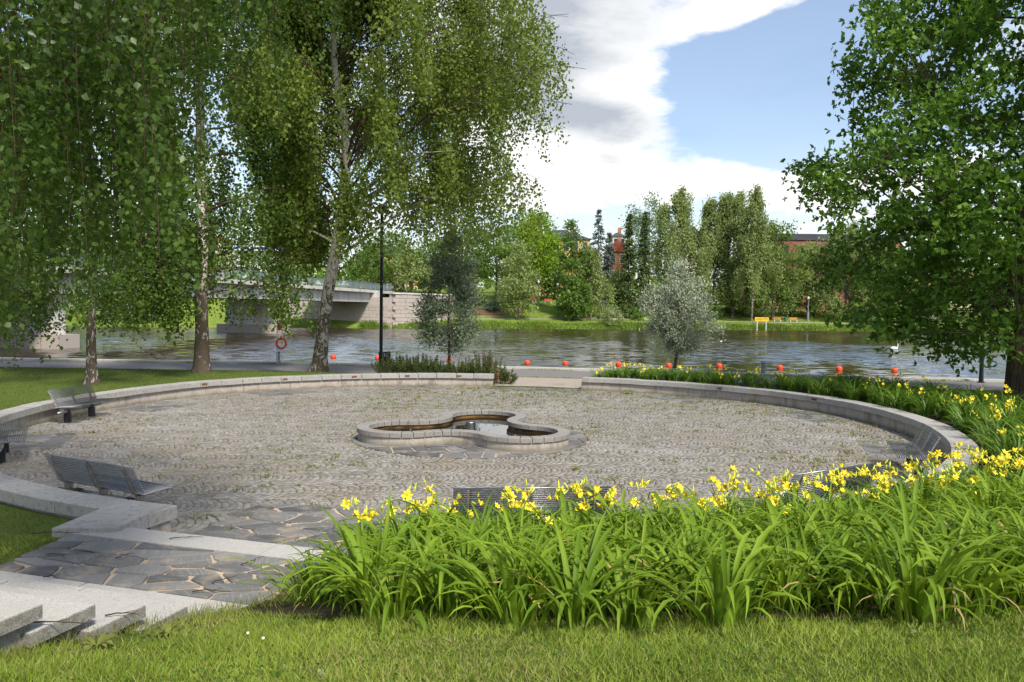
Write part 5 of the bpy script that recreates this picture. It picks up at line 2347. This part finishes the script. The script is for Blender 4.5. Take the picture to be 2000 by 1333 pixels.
far_broad('broadleaf_tree', 'tall tree beyond the bridge behind the straight birch', 330, 40, 420, 150, 'leaf_green', 129, .2, 100, 44, .3)
far_broad('willow_tree', 'silvery willow on the far bank behind the thin birch', 250, 4, 510, 120, 'leaf_willow', 130, .05, 90, 50, .25)
far_broad('willow_tree', 'silvery willow at the far bank near the left bridge pier', 60, 4, 480, 140, 'leaf_willow', 131, .05, 100, 50, .25)
far_broad('broadleaf_tree', 'green tree on the far bank under the hanging leaves', 150, 18, 440, 150, 'leaf_green', 132, .1, 100, 44, .3)
far_broad('broadleaf_tree', 'broad green tree beyond the left end of the bridge', -20, 22, 430, 170, 'leaf_green', 133, .1, 110, 44, .3)
far_broad('broadleaf_tree', 'dark tree behind the leaning birch over the long yellow building', 760, 56, 455, 130, 'leaf_green', 134, .2, 90, 44, .3)


def shrub(label, px, d, w, h, leaf_m, seed, flowers=False):
    p = ft(px, d)
    broadleaf('shrub', label, (p.x, p.y, p.z - .1), [(0, 0, 0), (0, 0, h * .5), (0, 0, h * .9)], .05, [(.1, w * .8), (h * .4, w), (h, w * .4)], .1, 46, 40, .28, (.32, .6), seed, 'far_bark', leaf_m, .2, 'shrubs on the far slope', .1, 6, .7, cat='shrub')


shrub('round pale green bush at the waterline below the spruces', 1196, 2.5, 3.1, 3.4, 'leaf_far_birch', 151)
shrub('bush with small white blossoms by the dusky willow', 962, 19, 2.4, 2.0, 'leaf_bluegreen', 152)
shrub('dark green shrub in the earth bed', 985, 22, 2.6, 1.9, 'leaf_green', 153)
shrub('low green shrub on the upper slope left of the bench', 1005, 30, 3.0, 2.4, 'leaf_green', 154)
shrub('dark shrub under the bright maple', 935, 24, 2.8, 2.2, 'leaf_green', 155)
shrub('low shrub beneath the slim spruces', 1240, 12, 2.4, 2.4, 'leaf_green', 156)
shrub('leafy undergrowth at the foot of the weeping birches', 1380, 17, 4.0, 3.0, 'leaf_green', 157)
shrub('leafy undergrowth right of the weeping birches', 1440, 24, 4.0, 3.2, 'leaf_green', 158)
shrub('white blossoming bush behind the oak leaves', 1800, 10, 3.5, 3.5, 'leaf_willow', 159)
shrub('grey-green bush behind the oak branches', 1690, 8, 3.5, 3.0, 'leaf_bluegreen', 160)


def distant_wood():
    rng = np.random.default_rng(200)
    N = 9000
    x = rng.uniform(-330, 520, N)
    dd = rng.uniform(75, 170, N)
    y = shore_y(x) + dd
    z = far_h(x, y) + np.abs(rng.normal(0, 1, N)) * 2.5 + rng.uniform(0, 5.5, N) * (.6 + .5 * np.sin(x * .05) * np.sin(x * .021 + 1))
    P = np.stack([x, y, z], -1)
    v, f = leaf_quads(P, rng.normal(0, 1, P.shape), rng.uniform(1.4, 3.0, N), 1.8, rng)
    tag(link('distant_wood', mesh_from('distant_wood', v, f, ['leaf_green'])), 'distant wood behind the houses', 'wood', kind='stuff')


distant_wood()

# ------------------------------------------------------------------ daylilies
def blade_mesh(name, L, w0, phi0, phi1, twist, mat, seg=7):
    vs, fs = [], []
    x = z = 0.0
    for i in range(seg + 1):
        t = i / seg
        phi = phi0 + (phi1 - phi0) * t ** 2.0
        if i:
            x += math.sin(phi) * L / seg
            z += math.cos(phi) * L / seg
        w = w0 * (.62 + .38 * min(1, t * 3)) * (1 - max(0, (t - .45) / .55) ** 1.8) + .0006
        tw = twist * t
        nx, nz = -math.cos(phi), math.sin(phi)
        fold = w * .30
        for s in (-1, 0, 1):
            up = fold * (1 if s else 0)
            vs.append((x - nx * -up * 1.0 + math.sin(tw) * s * w * .5 * 0.3, s * w * .5 * math.cos(tw), z + nz * up + math.sin(tw) * s * w * .3))
        if i:
            a = 3 * (i - 1)
            for q in (0, 1):
                fs.append((a + q, a + q + 1, a + 3 + q + 1, a + 3 + q))
    return mesh_from(name, vs, fs, [mat], True)


_r = np.random.default_rng(90)
BLADES = [blade_mesh('leaf', _r.uniform(.66, .98), _r.uniform(.030, .043), _r.uniform(.10, .42), _r.uniform(1.6, 2.9), _r.uniform(-.7, .7), 'lily_leaf') for _ in range(14)]
DRY = [blade_mesh('leaf', _r.uniform(.5, .8), _r.uniform(.016, .026), _r.uniform(.2, .5), _r.uniform(2.0, 3.0), _r.uniform(-1, 1), 'lily_leaf_dry') for _ in range(3)]
UPRIGHT = [blade_mesh('leaf', _r.uniform(.50, .72), _r.uniform(.030, .042), _r.uniform(.05, .2), _r.uniform(.5, 1.1), _r.uniform(-.4, .4), 'lily_leaf') for _ in range(4)]


def blade_data(me):
    v = np.empty(len(me.vertices) * 3, np.float32)
    me.vertices.foreach_get('co', v)
    f = np.empty(len(me.polygons) * 4, np.int32)
    me.polygons.foreach_get('vertices', f)
    return v.reshape(-1, 3), f.reshape(-1, 4)


BD_ = [blade_data(m) for m in BLADES + UPRIGHT]
FINE = [blade_data(blade_mesh('fine', _r.uniform(.42, .62), _r.uniform(.014, .021), _r.uniform(.08, .3), _r.uniform(.9, 2.4), _r.uniform(-.5, .5), 'lily_leaf_fine', 5)) for _ in range(10)]


def flower_mesh():
    """six-petalled trumpet opening towards +x"""
    vs, fs = [], []
    for k in range(6):
        a = k * math.pi / 3
        wdt = .021 if k % 2 else .015
        ca, sa = math.cos(a), math.sin(a)
        b = len(vs)
        for (x, r, w) in ((0, .006, .004), (.045, .020, wdt), (.075, .050, wdt * 1.05), (.078, .078, .002)):
            for s in (-1, 1):
                vs.append((x, r * ca - s * w * sa, r * sa + s * w * ca))
        for i in range(3):
            fs.append((b + 2 * i, b + 2 * i + 1, b + 2 * i + 3, b + 2 * i + 2))
    return mesh_from('flower', vs, fs, ['petal'], False)


FLOWER = flower_mesh()
BUD = MB().lathe([(.002, 0), (.009, .02), (.010, .045), (.002, .07)], 6).mesh('bud', 'bud')


def rot_z(v, a):
    c, s = math.cos(a), math.sin(a)
    o = v.copy()
    o[:, 0] = v[:, 0] * c - v[:, 1] * s
    o[:, 1] = v[:, 0] * s + v[:, 1] * c
    return o


LEAF_CACHE = {}


def scapes(t, rng, n, h, flowers, buds):
    B = Bulk()
    for k in range(n):
        az = rng.random() * 6.28
        hh = h * rng.uniform(.75, 1.25)
        lean = rng.uniform(.05, .25)
        tip = np.array([math.cos(az) * lean, math.sin(az) * lean, hh])
        br = bez(np.zeros(3), np.array([0, 0, hh * .6]), tip, 6)
        v, f = tube_arrays(br, np.linspace(.005, .003, 6), 4)
        B.add(v, f)
        for q in range(rng.choice([1, 1, 2, 2]) if flowers else 0):
            a2 = rng.random() * 6.28
            s = rng.uniform(.5, .82)
            link('flower', FLOWER, t, tip + rng.normal(0, .035, 3), (0, rng.uniform(-.9, .1), a2), (s, s, s))
        for q in range(buds):
            a2 = rng.random() * 6.28
            link('bud', BUD, t, tip + rng.normal(0, .03, 3), (rng.uniform(.1, 1.2), 0, a2), (1.1, 1.1, rng.uniform(.7, 1.5)))
    if n:
        link('stalks', B.mesh('stalks', ['lily_leaf_bulk'], True), t)


def daylily(x, y, z, seed, detailed, kind, scale=1.0, n=40, flowers=0, label='', group=''):
    rng = np.random.default_rng(seed)
    t = thing('daylily', label, 'flower', (x, y, z), rng.random() * 6.28, group)
    if detailed:
        for k in range(n):
            az = rng.random() * 6.28
            me = UPRIGHT[rng.integers(0, 4)] if rng.random() < .16 else BLADES[rng.integers(0, len(BLADES))]
            if rng.random() < .035:
                me = DRY[rng.integers(0, 3)]
            q = rng.uniform(.0, .24)
            s = scale * rng.uniform(.6, 1.2)
            link('leaf', me, t, (q * math.cos(az), q * math.sin(az), -.02), (rng.normal(0, .12), rng.normal(0, .12), az), (s, s * rng.uniform(.85, 1.2), s))
    else:
        key = (kind, round(scale, 2), n, seed % 9)
        src = FINE if kind == 'fine' else BD_
        B = Bulk() if key not in LEAF_CACHE else None
        for k in range(n if B else 0):
            v, f = src[rng.integers(0, len(src))]
            az = rng.random() * 6.28
            q = rng.uniform(0, .16 if kind == 'fine' else .12)
            v = rot_z(v * scale * rng.uniform(.75, 1.15), az) + np.array([q * math.cos(az * 1.7), q * math.sin(az * 1.7), -.02])
            B.add(v, f)
        if B:
            LEAF_CACHE[key] = B.mesh('leaves', ['lily_leaf_fine' if kind == 'fine' else 'lily_leaf_bulk'], True)
        o = link('leaves', LEAF_CACHE[key], t)
        tag(o, kind='stuff')
    if flowers:
        scapes(t, rng, flowers, .48 * max(scale, 1.05) ** .6, True, 3)
    return t


def bed_outer(deg):
    """outer radius of the planted bed"""
    return float(np.interp(deg % 360, [0, 20, 45, 69, 70, 255, 262, 272, 282, 300, 320, 345, 360], [14.2, 14.4, 14.0, 13.1, 11, 11, 14.2, 15.5, 16.0, 16.3, 15.9, 14.8, 14.2]))


def build_beds():
    # soil sheet follows the ground
    vs, fs = [], []
    ds = np.linspace(-101, 69, 120)
    nr = 14
    for i, d in enumerate(ds):
        r0, r1 = rw(d) + .30, bed_outer(d) - .50
        for j in range(nr):
            r = r0 + (r1 - r0) * j / (nr - 1)
            x, y = pol(d, r)
            vs.append((x, y, gz(x, y) + .012))
        if i:
            a = i * nr
            for j in range(nr - 1):
                fs.append((a - nr + j, a - nr + j + 1, a + j + 1, a + j))
    tag(link('flower_bed_soil', mesh_from('flower_bed_soil', vs, fs, ['bed_soil'], True)), kind='structure')
    rng = np.random.default_rng(303)
    pts = []

    def scatter(d0, d1, dmin, nmax, rmin=None, rmax=None):
        out = []
        tries = 0
        while len(out) < nmax and tries < nmax * 60:
            tries += 1
            d = rng.uniform(d0, d1)
            r0 = rw(d) + .55 if rmin is None else rmin(d)
            r1 = bed_outer(d) - .34 if rmax is None else rmax(d)
            if r1 <= r0:
                continue
            r = math.sqrt(rng.uniform(r0 ** 2, r1 ** 2))
            x, y = pol(d, r)
            if all((x - a) ** 2 + (y - b) ** 2 > dmin ** 2 for a, b, _, _ in out + pts):
                out.append((x, y, d, r))
        pts.extend(out)
        return out
    seed = 1000
    g1 = 'leafy daylilies on the bank in front'
    g2 = 'flowering daylilies on the near side of the plaza wall'
    g3 = 'flowering daylilies behind the right curved wall'
    # broad-leaved plants on the near bank, outer rows
    front = scatter(261, 306, .335, 160, lambda d: rw(d) + 1.3)
    for (x, y, d, r) in front:
        if x < -1.25 - (y - 6.5) * .10 or x > y * .72 + .8:
            continue
        seed += 1
        daylily(x, y, gz(x, y), seed, True, 'broad', rng.uniform(.78, 1.03), 54, 0, ('broad-leaved flowerless daylily drooping over the foreground lawn edge' if r > bed_outer(d) - .75 else 'broad-leaved flowerless daylily beside the slate landing' if x < -.5 else 'broad-leaved flowerless daylily inside the bank, between lawn edge and flowering row'), g1)
    for (x, y, sc_) in ((-1.62, 6.62, .7), (-1.5, 7.05, .75), (-1.42, 7.55, .8), (-1.2, 6.5, .8), (-1.85, 7.25, .55)):
        seed += 1
        daylily(x, y, gz(x, y), seed, True, 'broad', sc_, 40, 0, 'broad-leaved flowerless daylily beside the slate landing', g1)
    # flowering plants next to the wall, near side
    fl = scatter(262, 312, .34, 90, None, lambda d: rw(d) + 1.75)
    for (x, y, d, r) in fl:
        if x < -1.9 or x > y * .72 + .8:
            continue
        seed += 1
        daylily(x, y, gz(x, y), seed, False, 'fine', .95, 60, int(rng.integers(3, 6)), 'yellow flowering daylily behind the half hidden near benches', g2)
    # the bed along the right wall
    rt = scatter(48, 68.5, .38, 34) + scatter(-48, 50, .50, 110)
    for (x, y, d, r) in rt:
        seed += 1
        nf = int(rng.random() < .62) * int(rng.integers(1, 3))
        if d < 15:
            nf = int(rng.integers(1, 3))
        daylily(x, y, gz(x, y), seed, False, 'fine', 1.6 if d < 30 else 1.2, 76, nf, ('daylily clump with yellow flowers behind the right end bench' if d < -5 else 'daylily clump behind the curved wall, between bench and oak' if d < 30 else 'daylily clump behind the curved wall towards the gravel opening'), g3)


build_beds()


# ------------------------------------------------------------------ grass, weeds, litter
def grass(name, label, X, Y, L, W, mat, lean=.45, seed=1, dz=0.0):
    rng = np.random.default_rng(seed)
    Z = ground_h(X, Y) + dz
    D = np.stack([rng.normal(0, lean, len(X)), rng.normal(0, lean, len(X)), np.ones(len(X))], -1)
    v, f = leaf_quads(np.stack([X, Y, Z - .004], -1), D, L, W, rng, .1, .3)
    return tag(link(name, mesh_from(name, v, f, [mat])), label, 'grass', kind='stuff')


def build_grass():
    rng = np.random.default_rng(17)
    N = 250000
    # density falls with distance from the viewer
    Yr = 2.6 + (rng.random(N) ** 1.35) * 6.2
    X = rng.uniform(-.72, .72, N) * Yr
    u = (X - TIPS[0][0]) * SU.x + (Yr - TIPS[0][1]) * SU.y
    a = (X - TIPS[0][0]) * SA.x + (Yr - TIPS[0][1]) * SA.y
    edge = np.where(a < 0, np.interp(-a, [0, 1.7, 3.2], [0, -.12, -.2]), np.interp(a, [0, 1.6, 2.0, 4], [.1, .12, .6, .9]))
    incut = (u < edge + .03) & (u > -3.2) & (a > -3.2) & (a < 4.4)
    dx, dy = X - CX, Yr - CY
    r = np.hypot(dx, dy)
    th = np.degrees(np.arctan2(dy, dx)) % 360
    bo_ = np.array([bed_outer(t) for t in np.arange(360)])[th.astype(int) % 360]
    inbed = (r < bo_ - .55) & (X > -2.3)
    ok = ~incut & ~inbed & (r > 11.4)
    bare = np.sin(X * 2.1 + 1.0) * np.sin(Yr * 2.7) + rng.normal(0, .35, N)
    near_st = np.exp(-np.maximum(0, u - edge) / .5) * (a < .2)
    ok &= ~((near_st > .3) & (bare > .35))
    X, Yr = X[ok], Yr[ok]
    near_st = near_st[ok]
    n = len(X)
    L = rng.uniform(.022, .085, n) * (1 + .4 * np.sin(X * 3.1 + np.sin(Yr * 4)) * np.sin(Yr * 3.3 + X)) * (1 + .5 * near_st)
    dry = rng.random(n) < .09 + .25 * (np.sin(X * 1.3 + 2) * np.sin(Yr * 1.9) > .55) + .25 * near_st
    W = rng.uniform(.0032, .0058, n)
    grass('grass', 'short sunlit mown grass in the foreground', X[~dry], Yr[~dry], L[~dry], W[~dry], 'grass_blade', .8, 2)
    grass('dry_grass', 'dry straw coloured grass blades among the foreground lawn', X[dry], Yr[dry], L[dry] * .9, W[dry] * .8, 'grass_dry', 1.1, 3)
    # low clover and plantain leaves between the blades
    N = 9000
    Yc = 2.8 + rng.random(N) ** 1.2 * 4.0
    Xc = rng.uniform(-.7, .7, N) * Yc
    rc = np.hypot(Xc - CX, Yc - CY)
    uc = (Xc - TIPS[0][0]) * SU.x + (Yc - TIPS[0][1]) * SU.y
    ok = (rc > 15.9 - .9 * (Xc < -1.3)) & (uc > .1) & (np.sin(Xc * 1.9 + .6) * np.sin(Yc * 3.1 + Xc) + rng.normal(0, .3, N) > .25)
    Xc, Yc = Xc[ok], Yc[ok]
    n = len(Xc)
    l = rng.uniform(.014, .034, n)
    D = np.stack([rng.normal(0, 1, n), rng.normal(0, 1, n), rng.normal(.25, .2, n)], -1)
    v, f = leaf_quads(np.stack([Xc, Yc, ground_h(Xc, Yc) + rng.uniform(.012, .05, n)], -1), D, l, l * .75, rng, .1, .55)
    tag(link('clover_leaves', mesh_from('clover_leaves', v, f, ['lily_leaf_bulk'])), 'low clover leaves between the foreground grass blades', 'clover', kind='stuff')
    # lawn behind the left wall and between wall and stairs
    N = 110000
    X = rng.uniform(-26, -2, N)
    Y = rng.uniform(8.0, 36.5, N)
    r = np.hypot(X - CX, Y - CY)
    q = quay_y(X) - Y
    u = (X - TIPS[0][0]) * SU.x + (Y - TIPS[0][1]) * SU.y
    a = (X - TIPS[0][0]) * SA.x + (Y - TIPS[0][1]) * SA.y
    ok = (r > 11.35) & (q > 4.85) & (X / Y > -.74) & ~((u > -3.25) & (a < 2.5) & (a > -4))
    gapx = (X > -1.5)
    ok &= ~gapx
    X, Y = X[ok], Y[ok]
    n = len(X)
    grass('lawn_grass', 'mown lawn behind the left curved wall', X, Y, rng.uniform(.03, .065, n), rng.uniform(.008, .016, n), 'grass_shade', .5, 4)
    # right lawn by the oak
    N = 16000
    X = rng.uniform(11, 27, N)
    Y = rng.uniform(17, 34, N)
    r = np.hypot(X - CX, Y - CY)
    q = quay_y(X) - Y
    ok = (r > 14) & (q > 4.85)
    X, Y = X[ok], Y[ok]
    n = len(X)
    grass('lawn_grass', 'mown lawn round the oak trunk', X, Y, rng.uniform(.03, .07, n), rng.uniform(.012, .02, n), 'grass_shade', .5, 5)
    # ragged grass strip at the quay stones and path edge
    N = 16000
    X = rng.uniform(-32, 30, N)
    k = rng.random(N)
    off = np.where(k < .7, rng.uniform(.48, .76, N), np.abs(rng.normal(0, .08, N)) + 4.74)
    Y = quay_y(X) - off
    grass('verge_grass', 'ragged grass strip along the quay stones', X, Y, rng.uniform(.04, .13, N) * (.4 + .9 * np.abs(np.sin(X * .9))), .02, 'grass_blade', .5, 6)
    # tufts at wall feet, step ends, tree feet
    X, Y, L = [], [], []
    for (cx, cy, s, m, l) in ([(t_[0] + .06 - .25 * q_, t_[1] - .4 * q_ * .6 - .15, .09, 50, .13) for t_ in TIPS[:6] for q_ in (0, .5, 1)] +
                              [(b4[0], b4[1] - .4, .35, 160, .16), (b3[0], b3[1] - .5, .4, 120, .1), (-.55, 30.2, .2, 90, .22), (2.75, 30.0, .18, 80, .25), (-3.9, 10.5, .08, 20, .1), (-1.95, 6.75, .14, 130, .2), (-1.75, 7.2, .14, 130, .24), (-1.6, 7.7, .12, 110, .24)]):
        X.append(rng.normal(cx, s, m))
        Y.append(rng.normal(cy, s, m))
        L.append(rng.uniform(.4, 1.2, m) * l)
    X, Y, L = map(np.concatenate, (X, Y, L))
    grass('grass_tufts', 'longer grass tufts growing at step ends and wall feet', X, Y, L, .006, 'weed', .5, 7)


build_grass()


def build_weeds():
    rng = np.random.default_rng(55)
    # moss and small weeds growing in the sett joints
    n = 8500
    th = rng.random(n) * 360
    r = 10.6 * np.sqrt(rng.random(n))
    X = CX + r * np.cos(np.radians(th))
    Y = CY + r * np.sin(np.radians(th))
    dens = .16 + .9 * (np.sin(X * .55 + 1.2) * np.sin(Y * .7 + .3) > .35) * .5 + .8 * smooth01((r - 8.3) / 2.2) * ((th < 60) | (th > 320)) + .45 * (Y > 23) * smooth01((X + 6) / 3)
    dens[X < -5] *= .45
    ok = (rng.random(n) < dens) & (np.hypot(X - FX, Y - FY) > FRING) & (r < np.interp(th, _TH, _RW) - .1)
    X, Y = X[ok], Y[ok]
    P, D, L = [], [], []
    for x, y in zip(X, Y):
        m = rng.integers(4, 13)
        s = rng.uniform(.02, .09)
        P.append(np.stack([rng.normal(x, s, m), rng.normal(y, s, m), np.full(m, -.004)], -1))
        D.append(np.stack([rng.normal(0, .8, m), rng.normal(0, .8, m), np.full(m, .7)], -1))
        L.append(rng.uniform(.025, .07, m) * rng.uniform(.6, 1.5))
    P, D, L = np.concatenate(P), np.concatenate(D), np.concatenate(L)
    v, f = leaf_quads(P, D, L, L * .28, rng, .1)
    tag(link('joint_weeds', mesh_from('joint_weeds', v, f, ['weed'])), 'small weeds and moss growing in the sett joints', 'weeds', kind='stuff')
    # dry brown birch litter
    n = 15000
    th = rng.random(n) * 360
    r = 10.7 * np.sqrt(rng.random(n))
    X = CX + r * np.cos(np.radians(th))
    Y = CY + r * np.sin(np.radians(th))
    den = .07 + .75 * (np.sin(X * .8 + .5 * Y) * np.sin(Y * .9 - .3 * X + 2) > .45) + .25 * (X < -5) + .3 * (r > 10)
    ok = (rng.random(n) < den) & (np.hypot(X - FX, Y - FY) > FRING - .1)
    X, Y = X[ok], Y[ok]
    k = len(X)
    rep = 3
    X = np.repeat(X, rep) + rng.normal(0, .05, k * rep)
    Y = np.repeat(Y, rep) + rng.normal(0, .05, k * rep)
    P = np.stack([X, Y, np.full(len(X), .0095) + rng.random(len(X)) * .004], -1)
    D = np.stack([rng.normal(0, 1, len(X)), rng.normal(0, 1, len(X)), rng.normal(0, .08, len(X))], -1)
    d = unit(D)
    S = unit(np.stack([-d[:, 1], d[:, 0], np.zeros(len(X))], -1))
    L = rng.uniform(.012, .04, len(X))[:, None]
    V = np.stack([P, P + d * L * .5 + S * L * .25, P + d * L, P + d * L * .5 - S * L * .25], 1)
    tag(link('leaf_litter', mesh_from('leaf_litter', V.reshape(-1, 3), np.arange(len(X) * 4).reshape(-1, 4), ['dry_litter'])), 'dry brown litter lying in the sett joints', 'litter', kind='stuff')

    def weed_clump(label, x, y, z, s, m, seed):
        r2 = np.random.default_rng(seed)
        t = thing('weed_clump', label, 'weed', (x, y, z))
        B = []
        for k in range(m):
            az = r2.random() * 6.28
            l = s * r2.uniform(.6, 1.2)
            w = l * .28
            c, q = math.cos(az), math.sin(az)
            vs = []
            for u, h_, ww in ((0, .0, .12), (.35, .42, .8), (.7, .55, 1.0), (1.0, .35, .05)):
                for sg in (-1, 1):
                    vs.append((c * u * l - q * sg * ww * w * .5, q * u * l + c * sg * ww * w * .5, h_ * l * .8 + (.04 * l if sg else 0)))
            mesh = mesh_from('leaf', vs, [(0, 1, 3, 2), (2, 3, 5, 4), (4, 5, 7, 6)], ['weed'])
            link('leaf', mesh, t)
    def fp(px, py):
        p = at_z(px, py, .0)
        return p.x, p.y
    for i, (lab, px, py, s) in enumerate([('leafy weed at the foot of the left fountain lobe', 772, 866, .2), ('small weed in the fountain hollow left of the slabs', 850, 858, .2), ('tuft of weed at the fountain wall between the other two', 812, 863, .12), ('spiky weed at the foot of the right curved wall', 1226, 770, .28), ('small leafy weed at the wall end by the gap', 1128, 764, .16), ('flat green weed alone on the setts right of the bench', 1126, 919, .12), ('leafy weed at the wall beside the right patch of slabs', 1300, 775, .14)]):
        x, y = fp(px, py)
        weed_clump(lab, x, y, .005, s, 11, 600 + i)
    weed_clump('low leafy weed beside the second stone step end', -2.3, 5.32, gz(-2.3, 5.32), .12, 16, 640)
    weed_clump('low leafy weed beside the uppermost visible step end', -2.55, 4.85, gz(-2.55, 4.85), .12, 18, 641)

    # fallen twigs on the landing
    r2 = np.random.default_rng(66)
    for (px, py, l, a) in [(60, 1045, .5, .2), (150, 1030, .5, -.3), (330, 1055, .35, .3), (95, 1083, .3, -.5), (225, 1092, .2, .9), (375, 1158, .35, .05), (470, 1105, .3, 1.0), (415, 1140, .25, .8), (30, 1225, .45, .15), (205, 1205, .22, .2), (85, 1130, .12, .1)]:
        zz = LZ + .012 if py < 1160 else None
        p = at_z(px, py, LZ + .01)
        if zz is None:
            zz = 1.026 if px < 150 else .876
            p = at_z(px, py, zz)
        t = thing('fallen_twig', 'thin dark twig fallen on the slate landing or steps', 'twig', (p.x, p.y, zz), a, 'fallen twigs on landing and steps')
        pts = [(u * l, .05 * l * math.sin(u * 5 + a * 3) + r2.normal(0, .006), .008 + .012 * math.sin(u * 3.1)) for u in np.linspace(0, 1, 7)]
        MB().tube(pts, np.linspace(.006, .0025, 7), 5).obj('stem', 'twig_bark', t)
        MB().tube([pts[3], (pts[3][0] + .06, pts[3][1] + .06, .012)], [.003, .0015], 4).obj('side_twig', 'twig_bark', t)
    # clover heads and a yellow hawkbit in the lawn
    for (px, py) in [(484, 1236), (514, 1246)]:
        Y = 6.0
        for _ in range(6):
            p = at_z(px, py, gz(at_y(px, py, Y).x, Y) + .07)
            Y = p.y
        t = thing('clover_flower', 'small white clover head in the foreground grass', 'flower', (p.x, p.y, p.z - .07), 0, 'white clover heads in the lawn')
        MB().tube([(0, 0, 0), (0, 0, .06)], [.0015, .0015], 4).obj('stem', 'weed', t)
        MB().lathe([(.004, 0), (.010, .006), (.009, .014), (.002, .018)], 8).obj('head', 'clover_white', t, (0, 0, .058))
    for (px, py, lab) in [(1045, 1166, 'small orange-yellow flower low among the broad daylily leaves')]:
        p = at_z(px, py, 1.2)
        t = thing('hawkbit_flower', lab, 'flower', (p.x, p.y - .25, gz(p.x, p.y - .25)))
        h_ = p.z - gz(p.x, p.y - .25) + .05
        MB().tube([(0, 0, 0), (0, 0, h_)], [.002, .002], 4).obj('stem', 'weed', t)
        MB().lathe([(.004, 0), (.022, .006), (.02, .012), (.004, .014)], 12).obj('head', 'dandelion', t, (0, 0, h_))


build_weeds()


# ------------------------------------------------------------------ stand each large thing's root at its own foot
def rebase(t):
    pts = []
    for ch in t.children:
        v = np.empty(len(ch.data.vertices) * 3, np.float32)
        ch.data.vertices.foreach_get('co', v)
        v = v.reshape(-1, 3) + np.array(ch.location)
        pts += [v.min(0), v.max(0)]
    pts = np.array(pts)
    c = (pts.min(0) + pts.max(0)) / 2
    c[2] = pts.min(0)[2]
    for ch in t.children:
        ch.location = Vector(ch.location) - Vector(c)
    t.location = c


for o in [o for o in COL.objects if o.type == 'EMPTY' and o.parent is None and tuple(o.location) == (0, 0, 0) and o.children]:
    rebase(o)
